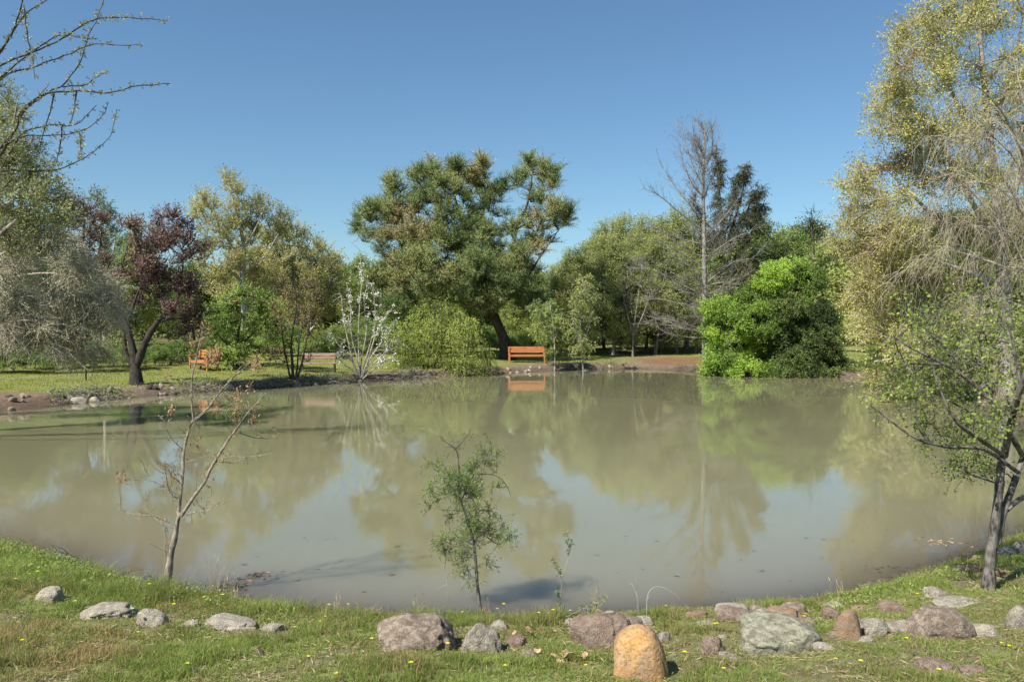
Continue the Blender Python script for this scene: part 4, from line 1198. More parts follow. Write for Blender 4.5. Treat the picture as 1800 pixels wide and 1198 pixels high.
# sapling at the left of the near bank
def sap(x, y): return (200 + x / 2.396, 560 + y / 2.396)
YS = 6.75
g1 = gnd(292, 1038); YS = g1[1]
SP = [[(215,1140),(240,1000),(262,900),(272,840),(290,810)], [(272,850),(280,740),(290,650),(295,560),(320,460),(340,425),(400,375),(440,320),(500,250),(580,180)],
      [(285,830),(330,760),(380,690),(420,610),(470,530),(520,460),(570,390),(610,350),(642,312)], [(336,430),(328,350),(330,250),(345,180),(365,90),(380,25)],
      [(240,860),(180,832),(90,825),(18,797)], [(218,1000),(212,880),(180,845),(140,800),(140,750)], [(268,755),(235,730),(220,650),(215,600)], [(278,690),(245,660),(225,620)],
      [(300,830),(340,815),(400,805),(470,775)], [(430,595),(480,580),(560,582),(672,565)], [(425,600),(500,605),(520,600)], [(530,480),(590,500),(640,505),(695,502)],
      [(420,385),(460,395),(490,425),(530,430)], [(345,425),(400,385),(450,380),(510,350)], [(365,90),(330,100)], [(335,190),(375,185),(400,170)], [(332,230),(380,210),(425,130)],
      [(430,350),(445,300),(445,260)], [(300,480),(270,460),(250,420)], [(310,500),(270,505),(240,520)], [(585,385),(620,375),(665,365)], [(575,390),(560,340),(545,310)],
      [(300,600),(350,590),(420,560)], [(370,700),(410,710),(412,745)], [(345,760),(375,780),(410,775)], [(150,660),(130,630),(120,600)], [(265,740),(200,700),(150,680),(60,675),(25,660)],
      [(300,560),(240,500),(215,430),(250,390)], [(335,330),(370,280),(390,250)], [(330,260),(300,262),(280,262)], [(460,520),(500,470),(545,400)], [(345,440),(360,460),(350,520)]]
def spur_lines():
    rng = np.random.default_rng(6)
    out = []
    for s in SP[1:4] * 2 + SP[4:14]:
        for _ in range(3):
            k = rng.integers(0, len(s) - 1); f = rng.random()
            x, y = s[k][0] + f * (s[k + 1][0] - s[k][0]), s[k][1] + f * (s[k + 1][1] - s[k][1])
            a = rng.uniform(-1, 1) * 1.4 - 1.57; L = rng.uniform(25, 85)
            x1, y1 = x + math.cos(a) * L * .5, y + math.sin(a) * L * .4
            out.append([(x, y), (x1, y1), (x1 + math.cos(a + rng.normal() * .5) * L * .5, y1 + math.sin(a) * L * .5 - 6)])
    return out
def sap_extra(ml, rng):
    for x, y in [(425,130),(425,150),(600,180),(605,200),(590,395),(585,420),(520,340),(525,300),(380,40),(370,90),(330,100),(530,360),(520,400),(430,140),(595,190),(415,165),(350,520),(240,380),(230,240),(575,280),(400,640),(30,660)]:
        px, py = sap(x, y); c = at(px, py, YS + rng.uniform(-.2, .2))
        n = 34
        P = c + rng.normal(size=(n, 3)) * np.array([.022, .022, .03])
        leaves(ml, P, rng.normal(size=(n, 3)) + np.array([0, 0, -1.4]), rng.uniform(.02, .042, n), .35, .6 + .4 * rng.random(n), rng)
traced_boughs('bare_sapling', 'forked nearly bare sapling with pinkish catkins on the near bank, left', 'sapling', g1, YS,
    [[sap(*q) for q in s] for s in SP + spur_lines()], BARK['sapling'], LM['catkin'], [.033, .017, .015, .0085, .007, .006, .005, .005, .006, .0055, 0.0045, .005, .0045, .0045, .003, .003, .003, .0028], .022, 12, 82,
    dymax=.35, clump=3, stub=(.02, .09), extra=sap_extra, leafr=.4)

# small leafy sapling in the middle of the near bank
g2 = gnd(850, 1082)
photo_small = dict(K=5, M=8, L=.10, leaf=.015, ratio=.5, bias=(0, 0, .1), out=.5, tw=.0014, tip=.0013, gap=.12, gs=8, ts=9, tr=1.3, jit=.4, shell=.2, step=.05, up=.3, follow=.3)
def mid_sapling():
    Y = g2[1]
    k = lambda x, y: (720 + x / 3.33, 740 + y / 3.33)
    tr = [[(430,1150),(410,1060),(395,950),(385,800),(372,700),(340,580),(305,480),(285,400),(290,300),(285,220),(268,160),(200,115)],
          [(268,165),(300,130),(345,80)], [(300,470),(340,380),(400,270),(470,180)], [(290,400),(200,390),(110,380)], [(340,580),(420,520),(500,530)], [(375,700),(450,640),(520,610),(590,660)],
          [(378,720),(300,690),(200,690),(120,720)], [(385,800),(300,790),(190,760)], [(390,860),(430,830),(480,820)], [(395,930),(350,890),(340,860)], [(290,320),(230,310),(190,250)], [(295,350),(200,330),(110,230)],
          [(360,650),(420,650),(520,720),(620,670)], [(320,520),(220,520),(110,500)], [(400,310),(480,310),(540,340),(580,400),(590,440)]]
    rad = [.015, .003, .006, .004, .005, .005, .005, .004, .003, .003, .003, .003, .004, .003, .003]
    trunks = []
    rng = np.random.default_rng(3)
    for i, s in enumerate(tr):
        dy = rng.uniform(-.18, .18) if i else 0
        trunks.append((np.array([at(*k(*q), Y + dy * j / (len(s) - 1)) for j, q in enumerate(s)]), np.linspace(rad[i], .003 if i == 0 else .0015, len(s))))
    trunks = ground_first(trunks, g2)
    L = [(340,80,12,12,2),(270,150,14,12,3),(205,118,10,8,2),(130,250,20,20,5),(190,270,14,26,5),(170,310,22,20,6),(240,330,40,30,14),(310,350,50,40,26),(380,300,40,40,16),(440,220,36,36,13),(495,200,26,26,7),(350,400,50,30,16),(130,390,36,18,9),
         (190,440,34,24,8),(240,400,40,30,9),(330,450,50,40,14),(400,450,30,30,6),(500,400,26,22,5),(130,505,24,12,4),(260,540,30,50,8),(380,520,40,40,13),(480,530,36,26,8),(360,620,60,36,22),(440,640,50,30,14),(520,690,50,24,11),(590,660,34,22,9),
         (340,690,60,30,18),(220,690,50,18,11),(150,730,40,16,6),(230,760,50,26,12),(320,790,50,24,14),(270,820,24,16,5),(350,860,20,30,5),(450,830,36,12,6),(325,930,14,16,3),(395,940,16,20,4),(480,130,8,12,2),(540,560,20,60,5)]
    lob = LB(Y, [(k(a, b)[0], k(a, b)[1], c / 3.33, d / 3.33, n * .75) for a, b, c, d, n in L], rng, .12)
    plant('leafy_sapling', 'small leafy green sapling on the near shore, centre', 'sapling', g2, trunks, lob, BARK['mottled'], LM['sapleaf'], photo_small, 83)
mid_sapling()

# near tree on the right
g3 = gnd(1733, 1035)
def right_tree():
    Y = g3[1]
    tr = [([(1735,1035),(1742,970),(1752,900),(1757,850),(1762,790),(1770,740),(1778,700)], .042, .024),
          ([(1752,955,.03),(1764,900,.05),(1782,850,.1),(1796,810,.15),(1815,760,.2),(1830,690,.2)], .030, .018),
          ([(1770,895,.05),(1800,872,.1),(1850,850,.2),(1900,840,.3)], .022, .012),
          ([(1800,805,.15),(1775,760),(1745,710),(1700,665),(1660,640),(1600,610),(1570,590)], .024, .006),
          ([(1765,800),(1778,740,-.3),(1795,680,-.5),(1815,620,-.6)], .03, .012),
          ([(1765,800),(1720,770,-.3),(1680,740,-.5),(1655,690,-.5),(1640,650,-.5)], .018, .006),
          ([(1790,830),(1730,790,-.1),(1665,785,-.3),(1610,770,-.4),(1560,735,-.4),(1530,712,-.4)], .016, .005),
          ([(1700,665,.1),(1650,600,.2),(1600,560,.3),(1580,520,.3)], .012, .004), ([(1745,710),(1730,650,.3),(1720,580,.4),(1725,520,.4)], .014, .004),
          ([(1770,740),(1700,720,.5),(1640,690,.7),(1590,680,.7)], .012, .004), ([(1755,850),(1700,830,-.2),(1690,815,-.2)], .008, .003),
          ([(1660,640,.1),(1600,640,.1),(1550,660,.1)], .009, .003), ([(1795,680,-.5),(1780,600,-.5),(1760,540,-.5)], .012, .004),
          ([(1630,775,-.35),(1610,740,-.3),(1612,690,-.3),(1605,660,-.3)], .008, .003)]
    L = [(1560,715,26,14,7),(1540,705,14,8,3),(1585,695,26,16,8),(1620,700,30,20,10),(1600,655,34,24,14),(1570,640,24,22,8),(1640,620,40,26,16),(1600,590,34,24,12),(1650,570,34,24,11),(1700,600,40,30,16),(1690,650,40,24,14),
         (1740,580,36,30,12),(1780,620,36,36,13),(1650,680,34,24,12),(1700,700,34,24,12),(1660,740,34,20,11),(1640,770,26,14,7),(1700,760,34,24,13),(1745,740,30,28,11),(1690,800,30,20,12),(1720,830,26,12,7),(1745,805,26,22,9),(1685,825,16,10,5),
         (1780,700,26,34,9),(1740,660,36,30,12),(1600,540,24,22,5),(1660,520,30,24,6),(1730,520,34,26,7),(1790,550,30,30,7),(1850,620,40,60,18),(1850,740,34,40,10),(1600,760,14,10,3),(1540,660,12,10,2)]
    trunks = [PL(Y, t[0], t[1], t[2]) for t in tr]
    trunks = ground_first(trunks, g3)
    rng = np.random.default_rng(4)
    lob = LB(Y, L, rng, .55, k=.62)
    st = dict(K=6, M=8, L=.20, leaf=.023, ratio=.75, bias=(0, 0, .1), out=.3, tw=.0022, tip=.0020, gap=.12, gs=5, ts=6, tr=1.2, jit=.7, shell=.2, step=.06, up=.3, follow=.2, expo=.48)
    plant('near_tree', 'small crooked tree with mottled twin trunks and fresh green leaves, near right', 'tree', g3, trunks, lob, BARK['mottled'], LM['hawth'], st, 84, trunk_sides=10)
right_tree()

# ------------------------------------------------------------------ benches and posts
def box(mb, c, s, bev=.006, rot=None):
    """box with chamfered long edges: c centre, s size"""
    c = np.asarray(c, float); h = np.asarray(s, float) / 2
    k = int(np.argmax(h)); a, b_ = [i for i in range(3) if i != k]
    bv = min(bev, h[a] * .6, h[b_] * .6)
    prof = [(-h[a] + bv, -h[b_]), (h[a] - bv, -h[b_]), (h[a], -h[b_] + bv), (h[a], h[b_] - bv), (h[a] - bv, h[b_]), (-h[a] + bv, h[b_]), (-h[a], h[b_] - bv), (-h[a], -h[b_] + bv)]
    V = []
    for e in (-h[k], h[k]):
        for u, v in prof:
            q = np.zeros(3); q[k] = e; q[a] = u; q[b_] = v; V.append(q)
    V = np.array(V)
    if rot is not None: V = V @ rot.T
    V = V + c
    sides = [[i, (i + 1) % 8, 8 + (i + 1) % 8, 8 + i] for i in range(8)]
    mb.add(V, sides)
    mb.F.append((np.array([[7, 6, 5, 4, 3, 2, 1, 0]]) + mb.n - 16, 0, False)); mb.F.append((np.array([[8, 9, 10, 11, 12, 13, 14, 15]]) + mb.n - 16, 0, False))
def rx(a):
    c, s = math.cos(a), math.sin(a)
    return np.array([[1, 0, 0], [0, c, -s], [0, s, c]])

ORW = woodmat('orange_stained_wood', (.36, .12, .04), (.56, .225, .08))
BRW = woodmat('weathered_wood', (.16, .10, .075), (.36, .28, .22))
BRR = woodmat('reddish_worn_wood', (.22, .10, .07), (.34, .19, .14))
IRON = woodmat('rusty_iron', (.05, .03, .02), (.12, .07, .05))

def orange_bench(loc, rz, label, W=2.0, group='orange wooden benches'):
    root = empty('garden_bench', loc, label, 'bench', group)
    root.rotation_euler = (0, 0, rz)
    m = MB()
    for k in range(4): box(m, (0, -.20 + .13 * k, .42), (W, .11, .035))
    m.build('seat', ORW, root)
    m = MB(); R_ = rx(-.14)
    for k in range(3): box(m, (0, .27 + .02 * k, .60 + .115 * k), (W, .028, .10), rot=R_)
    m.build('backrest', ORW, root)
    for sx in (-1, 1):
        for yy, hh in ((-.23, .62), (.25, .86)):
            m = MB(); box(m, (sx * (W / 2 - .05), yy, hh / 2 - .03), (.075, .075, hh + .06)); m.build('leg', ORW, root)
        m = MB(); box(m, (sx * (W / 2 - .05), -.01, .645), (.09, .60, .035)); m.build('armrest', ORW, root)
        m = MB(); box(m, (sx * (W / 2 - .05), .01, .36), (.05, .40, .07)); m.build('side_rail', ORW, root)
    m = MB(); box(m, (0, -.235, .365), (W - .2, .035, .07)); m.build('front_rail', ORW, root)
    return root

def sit(px, py):
    g = gnd(px, py); return g
gb = sit(926, 637)
orange_bench(gb, math.radians(4), 'bright orange wooden bench beside the leaning pine trunk, facing the pond', W=2.05)
gb2 = sit(358, 651)
orange_bench(gb2, math.radians(-38), 'reddish orange wooden bench on the left lawn behind the bare sapling', W=1.45)

def plank_bench(loc, rz):
    root = empty('plank_bench', loc, 'weathered brown plank bench on thin legs beside the many-stemmed tree', 'bench')
    root.rotation_euler = (0, 0, rz)
    W = 1.65
    for k in range(2):
        m = MB(); box(m, (0, -.16 + .20 * k, .43), (W, .17, .035)); m.build('seat', BRW, root)
    for z, mt in ((.66, BRR), (.80, BRW)):
        m = MB(); box(m, (0, .24 + (z - .6) * .3, z), (W * .94, .025, .12), rot=rx(-.2)); m.build('backrest', mt, root)
    for sx in (-1, 1):
        for yy in (-.2, .14):
            m = MB(); box(m, (sx * (W / 2 - .12), yy, .195), (.05, .05, .45)); m.build('leg', IRON, root)
        m = MB(); box(m, (sx * (W / 2 - .12), .21, .62), (.04, .03, .44), rot=rx(-.2)); m.build('back_support', IRON, root)
        m = MB(); box(m, (sx * (W / 2 - .12), -.03, .395), (.045, .38, .03)); m.build('side_rail', IRON, root)
    m = MB(); box(m, (0, -.03, .10), (W - .3, .035, .035)); m.build('stretcher', IRON, root)
plank_bench(sit(560, 656), math.radians(3))

def post(px, py, h, r, label, bark, name='post', cat='post', lean=0):
    g = gnd(px, py)
    mb = MB()
    z = np.linspace(-.15, h, 7)
    P = np.stack([g[0] + lean * z, g[1] + 0 * z, g[2] + z], -1)
    rr = np.full(7, r); rr[-1] *= .75
    rr = rr * (1 + .06 * np.sin(np.arange(7) * 2.2))
    tube_arr(mb, P[None], rr[None], 8)
    o = mb.build(name, BARK[bark]); o.location = (0, 0, 0)
    # cap
    tag(o, label, cat)
    return o
def capped_post(px, py, h, r, label, bark):
    g = gnd(px, py); mb = MB()
    z = np.array([-.15, .0, .2 * h, .5 * h, .8 * h, h - .02, h, h + .001])
    rr = np.array([1, 1.05, .98, 1.0, .95, .97, .8, .02]) * r
    tube_arr(mb, np.stack([0 * z + .01 * z, 0 * z, z], -1)[None], rr[None], 9)
    o = mb.build('post', BARK[bark]); o.location = g
    tag(o, label, 'post')
capped_post(862, 644, .62, .045, 'short dark wooden post on the far shore, left of the bright orange bench', 'dark')
capped_post(151, 668, .5, .03, 'thin dark stake on the lawn under the drooping grey branches', 'dark')

# ------------------------------------------------------------------ rocks
RK = dict(
    gray=rockmat('grey_rock', (0.209, 0.174, 0.141), (0.373, 0.320, 0.253), (0.537, 0.495, 0.393), .5),
    pale=rockmat('pale_grey_rock', (0.283, 0.239, 0.189), (0.477, 0.422, 0.330), (0.597, 0.553, 0.436), .45),
    lichen=rockmat('lichened_grey_rock', (0.174, 0.156, 0.113), (0.347, 0.326, 0.239), (0.509, 0.503, 0.365), .6, 10),
    brown=rockmat('brown_grey_rock', (0.179, 0.131, 0.099), (0.329, 0.255, 0.197), (0.597, 0.523, 0.393), .38, 9),
    red=rockmat('reddish_rock', (.20, .135, .10), (.31, .22, .165), (.42, .37, .29), .4),
    orange=rockmat('orange_rock', (.24, .16, .11), (.52, .30, .11), (.33, .27, .21), .35, 4, .5),
    tan=rockmat('tan_rock', (0.264, 0.169, 0.106), (0.422, 0.275, 0.158), (0.359, 0.327, 0.275), .35),
    dark=rockmat('dark_wet_rock', (.05, .04, .035), (.12, .10, .085), (.2, .18, .15), .3, 4),
)
def ico(sub=3):
    import bmesh
    bm = bmesh.new(); bmesh.ops.create_icosphere(bm, subdivisions=sub, radius=1)
    V = np.array([v.co[:] for v in bm.verts]); Fc = np.array([[v.index for v in f.verts] for f in bm.faces]); bm.free()
    return V, Fc
ICO = {2: ico(2), 3: ico(3), 4: ico(4), 5: ico(5)}

def rock(name, c, size, mat, seed, label=None, cat='rock', group=None, rough=.22, sub=4, facets=7, rz=0, tilt=0, egg=0, boxy=0):
    """c: point on the ground, size: full width, depth, height above it"""
    V, Fc = ICO[sub]
    rng = np.random.default_rng(seed)
    V = V.copy()
    nd = nrm(rng.normal(size=(facets, 3)))
    dd = rng.uniform(.62, .9, facets)
    for n_, d_ in zip(nd, dd):            # chip flat faces
        e = V @ n_
        V = V - np.maximum(e - d_, 0)[:, None] * n_ * .9
    V = V * (1 + rough * (fbm(V * 1.4 + seed, seed)[:, None] - .5) * 1.4 + rough * .55 * (fbm(V * 5 + seed, seed + 1)[:, None] - .5) - rough * .5 * sstep((fbm(V * 3.1 + seed, seed + 2, 3)[:, None] - .56) / .06))
    V = V / np.abs(V).max(0)
    if boxy: V = np.sign(V) * np.abs(V) ** boxy; V = V / np.abs(V).max(0)
    if egg: V[:, :2] *= (1 - egg * sstep((V[:, 2:3] + .2) / 1.2))
    w_, d_, h_ = size
    V = V * np.array([w_ / 2, d_ / 2, h_ * .62])
    if tilt:
        V = V @ np.array([[math.cos(tilt), 0, math.sin(tilt)], [0, 1, 0], [-math.sin(tilt), 0, math.cos(tilt)]]).T
    V[:, 2] *= 1.5; V[:, 2] += h_ * .10
    mb = MB(); mb.add(V, Fc, .5, 0, True)
    o = mb.build(name, mat); o.location = [float(v) for v in c]; o.rotation_euler = (0, 0, rz)
    if label: tag(o, label, cat, group)
    return o

NR = [ # px, py (centre), w, h in photo pixels, material, label
    (78, 1046, 50, 26, 'pale', 'pale grey rock in the grass, leftmost on the near bank'),
    (180, 1075, 98, 26, 'pale', 'long flat pale rock in the grass below the bare sapling'),
    (261, 1087, 52, 32, 'pale', 'small rounded grey rock right of the long flat rock'),
    (330, 1096, 32, 12, 'pale', 'little sliver of rock showing left of the broad pale slab'),
    (400, 1099, 96, 28, 'pale', 'broad pale slab of rock in the left grass'),
    (475, 1103, 48, 14, 'pale', 'thin flat rock at the right end of the left row of rocks'),
    (727, 1113, 142, 60, 'brown', 'large domed brown rock with pale lichen, left of centre'),
    (788, 1110, 36, 24, 'brown', 'small grey rock touching the right side of the domed rock'),
    (846, 1119, 70, 56, 'gray', 'squat grey rock right of the domed rock'),
    (878, 1100, 34, 22, 'gray', 'small lichened rock behind the squat grey rock'),
    (906, 1128, 40, 22, 'red', 'small reddish rock under the dead leaf beside the squat grey rock'),
    (1060, 1110, 112, 60, 'red', 'reddish rock with pale lichen just left of the orange boulder'),
    (1095, 1095, 80, 34, 'brown', 'grey brown rock between the reddish rock and the water'),
    (1075, 1079, 26, 14, 'pale', 'pale cream stone at the water behind the orange boulder'),
    (1098, 1080, 26, 12, 'tan', 'tan stone lying in the shallows behind the orange boulder'),
    (1226, 1079, 42, 14, 'tan', 'flat pinkish stone at the waterline right of the orange boulder'),
    (1293, 1071, 60, 18, 'pale', 'pale crumbly rock at the waterline, behind the brown one'),
    (1300, 1083, 74, 24, 'red', 'low reddish brown rock at the waterline'),
    (1343, 1082, 26, 26, 'gray', 'small upright grey rock left of the tan rock'),
    (1384, 1079, 64, 30, 'tan', 'tan orange rock behind the big lichened boulder'),
    (1398, 1068, 44, 18, 'brown', 'brown rock at the water behind the tan rock'),
    (1256, 1136, 44, 34, 'red', 'small wedge of reddish rock left of the big lichened boulder'),
    (1290, 1155, 46, 10, 'gray', 'thin flat grey stone below the reddish wedge'),
    (1272, 1120, 22, 8, 'gray', 'tiny flat stone on top of the reddish wedge'),
    (1389, 1120, 160, 66, 'lichen', 'big grey boulder covered in lichen, right of the orange boulder'),
    (1499, 1103, 54, 52, 'tan', 'rounded rock stained orange beside the big lichened boulder'),
    (1541, 1103, 50, 34, 'gray', 'grey rock leaning over a dark hollow right of the orange-stained rock'),
    (1573, 1066, 46, 22, 'red', 'flat pink-red rock alone in the grass'),
    (1590, 1103, 56, 18, 'gray', 'low grey rock left of the angular boulder'),
    (1672, 1098, 110, 52, 'brown', 'angular brown-grey boulder with a cracked left face'),
    (1738, 1106, 50, 24, 'pale', 'pale tapering end rock right of the angular boulder'),
    (1797, 1086, 42, 40, 'gray', 'grey rock at the right edge of the grass'),
    (1651, 1042, 42, 18, 'gray', 'grey rock in the grass left of the crooked tree'),
    (1698, 1060, 84, 12, 'pale', 'long flat pale slab below the crooked tree'),
    (1700, 998, 34, 16, 'dark', 'dark wet stone at the waterline left of the crooked tree'),
    (1715, 1000, 26, 18, 'tan', 'pinkish tan stone at the waterline left of the crooked tree'),
    (1760, 1006, 24, 14, 'tan', 'tan stone right of the crooked tree trunk'),
    (1718, 982, 16, 14, 'tan', 'small upright tan stone in the shallows'),
    (1778, 968, 34, 18, 'pale', 'pale rock on the shore right of the crooked tree'),
    (1797, 962, 26, 22, 'gray', 'grey rock on the shore at the right edge'),
    (1770, 975, 26, 14, 'gray', 'grey stone just right of the crooked trunk at the shore'),
    (1470, 1062, 36, 10, 'pale', 'flat pale stone in the grass near the water'),
    (1466, 1080, 34, 22, 'red', 'dull reddish rock behind the orange-stained rock'),
    (1512, 1070, 30, 12, 'tan', 'small tan stone in the grass near the flat pink-red rock'),
    (1452, 1135, 40, 14, 'pale', 'small pale stone at the foot of the big lichened boulder'),
    (1243, 1096, 44, 10, 'gray', 'flat grey stone in the grass right of the orange boulder'),
    (1170, 1118, 24, 18, 'gray', 'grey stone peeping from behind the orange boulder'),
    (930, 1150, 26, 14, 'brown', 'small brown stone among the dead leaves'),
    (455, 1145, 16, 12, 'dark', 'small dark stone in the left grass'),
    (1335, 1068, 30, 12, 'brown', 'small brown stone wedged between the waterline rocks right of the orange boulder'),
    (1420, 1090, 34, 16, 'red', 'dull red stone between the tan rock and the orange-stained rock'),
    (1475, 1118, 30, 16, 'brown', 'brown stone in the hollow left of the orange-stained rock'),
    (1525, 1122, 34, 12, 'pale', 'pale chip of rock under the leaning grey rock'),
    (1640, 1112, 40, 18, 'brown', 'brown stone at the left foot of the angular boulder'),
    (1655, 1172, 70, 20, 'red', 'broken red-brown stone in the bare patch at lower right'),
    (1715, 1180, 46, 14, 'red', 'flat red-brown stone right of the broken one at lower right'),
    (1130, 1092, 40, 20, 'pale', 'pale stone hidden behind the top of the orange boulder'),
    (1010, 1095, 34, 14, 'gray', 'small grey stone left of the reddish rock near the willow shoot'),
]
ROCKS = []
def place_rocks():
    for i, (px, py, w_, h_, mt, lab) in enumerate(NR):
        g = gnd(px, py + h_ * .48)
        s = g[1] / F
        W = w_ * s * 1.04; Hh = h_ * s * 1.12
        dpt = W * .7
        c = g + np.array([0, dpt * .40, 0]); c[2] = height(c[0], c[1])[0]
        if c[2] < g[2] - .02: c[2] = g[2] - .01
        Hh = max((h_ * s - (c[2] - g[2]) - .30 * dpt * (2.3 - c[2]) / g[1]) * 1.05, .30 * h_ * s)
        sub = 5 if w_ > 60 else 4
        ROCKS.append((c[0], c[1], W))
        rock('rock', c - np.array([0, 0, .01]), (W, dpt, Hh), RK[mt], 400 + i, lab, rz=(i * 1.3) % .5 - .25, facets=9, rough=.26, sub=sub, boxy=.78, tilt=((i * 7) % 5 - 2) * .05)
place_rocks()
g = gnd(1127, 1194); s = g[1] / F
g_orange = g
rock('orange_boulder', g + np.array([0, .09, -.02]), (106 * s, 84 * s, 88 * s), RK['orange'], 777, 'orange egg-shaped boulder standing upright at the front of the near bank', sub=5, facets=3, rough=.14, egg=.16, tilt=-.10, boxy=.68)

def far_rocks():
    FR = [(133, 704, 34, 11, 'pale', 'pale flat slab at the left waterline'), (163, 703, 26, 10, 'pale', 'second pale slab just right of the first at the left waterline'),
          (118, 699, 24, 8, 'gray', 'grey slab behind the two pale slabs'), (930, 651, 9, 5, 'pale', 'white stone on the shore below the bright orange bench'), (1030, 650, 10, 4, 'pale', 'white stone at the foot of the leaning young tree'),
          (908, 654, 12, 3, 'pale', 'flat pale stone on the shore left of the white stone'), (932, 645, 6, 3, 'pale', 'tiny pale stone on the path before the orange bench'), (1110, 645, 9, 4, 'pale', 'white stone on the bare shore left of the bare tree'),
          (1246, 655, 8, 8, 'pale', 'pale stone at the foot of the bare tree'), (300, 682, 12, 6, 'gray', 'grey stone by the water right of the plum tree')]
    for i, (px, py, w_, h_, mt, lab) in enumerate(FR):
        g = gnd(px, py + h_ * .5); s = g[1] / F
        g[2] = max(g[2], -.03)
        rock('rock', g + np.array([0, .15, -.03]), (w_ * s, w_ * s * .6, h_ * s * 1.2), RK[mt], 600 + i, lab, sub=3, facets=8)
    # dark stones and clods along the left and middle of the far shore
    rng = np.random.default_rng(12)
    protos = [rock('shore_stone', (0, 0, -5), (1, .8, .6), RK[m], 650 + i, 'small stone on the dark far shore', 'stone', 'stones along the far shore', sub=2, facets=8) for i, m in enumerate(('dark', 'gray', 'brown', 'dark'))]
    first = [True] * 4
    segs = [(10, 60, 8, .1), (95, 330, 62, .3), (330, 620, 74, .25), (620, 860, 44, .25), (860, 1100, 30, .3), (1250, 1560, 20, .1)]
    for a, b, n, sp in segs:
        for k in range(n):
            px = rng.uniform(a, b)
            py = np.interp(px, [0, 60, 120, 190, 250, 330, 450, 600, 750, 840, 900, 1000, 1100, 1240, 1300, 1520], [723, 718, 710, 702, 697, 691, 683, 673, 663, 659, 655, 650, 647, 656, 661, 664])
            w0 = water_pt(px, py)
            out = rng.uniform(-.1, 1.0)
            x, y = w0[0] * (1 + out / w0[1]), w0[1] + out
            z = height(x, y)[0]
            if z < -.08: continue
            q = rng.integers(0, 4); s = rng.uniform(.08, .26) * (1 if rng.random() < .85 else 1.5)
            sc = (s, s * .9, s * rng.uniform(.5, .9))
            o = protos[q]
            lab = ('small dark or grey stone on the left far shore, left of the weathered bench' if px < 520 else 'small dark or grey stone on the far shore between the two clear benches' if px < 880 else 'small dark or grey stone on the far shore right of the orange bench')
            if first[q]: r = o; first[q] = False
            else: r = o.copy(); C.objects.link(r)
            r.location = (x, y, z - .02); r.scale = sc; r.rotation_euler = (0, 0, rng.random() * 6.28)
            r['label'] = lab; r['group'] = 'stones along the far shore'
    # pebbles of the near waterline
    pp = [rock('pebble', (0, 0, -5), (1, .8, .6), RK[m], 680 + i, 'x', 'pebble', 'pebbles at the near waterline', sub=2, facets=7) for i, m in enumerate(('tan', 'gray', 'pale', 'red'))]
    f2 = [True] * 4
    for k in range(150):
        px = rng.uniform(930, 1790)
        py = np.interp(px, [930, 1060, 1200, 1300, 1400, 1480, 1560, 1640, 1700, 1745, 1800], [1092, 1086, 1080, 1070, 1062, 1050, 1028, 1005, 985, 960, 932])
        w0 = water_pt(px, py)
        out = -abs(rng.normal()) * .22 + .05
        x, y = w0[0] - .35 * out * (px > 1450), w0[1] - out
        z = height(x, y)[0]
        q = rng.integers(0, 4); s = rng.uniform(.025, .085)
        if z < -.05: s *= 1.2
        o = pp[q]
        if f2[q]: r = o; f2[q] = False
        else: r = o.copy(); C.objects.link(r)
        r.location = (x, y, z - .005); r.scale = (s, s * .85, s * .55); r.rotation_euler = (0, 0, rng.random() * 6.28)
        r['label'] = 'small pebble at the near waterline right of the orange boulder' if px > 1170 else 'small pebble at the near waterline left of the orange boulder'
        r['group'] = 'pebbles at the near waterline'
far_rocks()

# ------------------------------------------------------------------ grass
def grass_mat(name, stops, rough=.5):
    return leafmat(name, stops, .45, rough, .12, (1.65, 1.52, 1.55))
GM = grass_mat('grass_blades', [(.30, .24, .12), (.12, .15, .04), (.14, .20, .045), (.18, .25, .06), (.24, .31, .09)])
GF = grass_mat('lawn_blades', [(.17, .18, .04), (.20, .23, .045), (.25, .28, .055)])

def blades(mb, P, hgt, wid, tint, rng, lean=.5, mid=True):
    n = len(P)
    a = rng.random(n) * 6.283
    dr = np.stack([np.cos(a), np.sin(a), 0 * a], -1)
    a2 = rng.random(n) * 6.283
    sd = np.stack([np.cos(a2), np.sin(a2), 0 * a], -1) * (wid / 2)[:, None]
    ln = (lean * rng.random(n) * hgt)[:, None]
    up = np.array([0, 0, 1.])
    h = hgt[:, None]
    m1 = P + up * h * .5 + dr * ln * .3
    tp = P + up * h * (1 - .35 * (ln / np.maximum(h, 1e-6))) + dr * ln * 1.0
    V = np.stack([P - sd, P + sd, m1 + sd * .8, m1 - sd * .8, tp + sd * .12, tp - sd * .12], 1).reshape(-1, 3)
    k = np.arange(n)[:, None] * 6
    Fq = np.concatenate([k + np.array([[0, 1, 2, 3]]), k + np.array([[3, 2, 4, 5]])])
    mb.add(V, Fq, np.repeat(tint, 6))

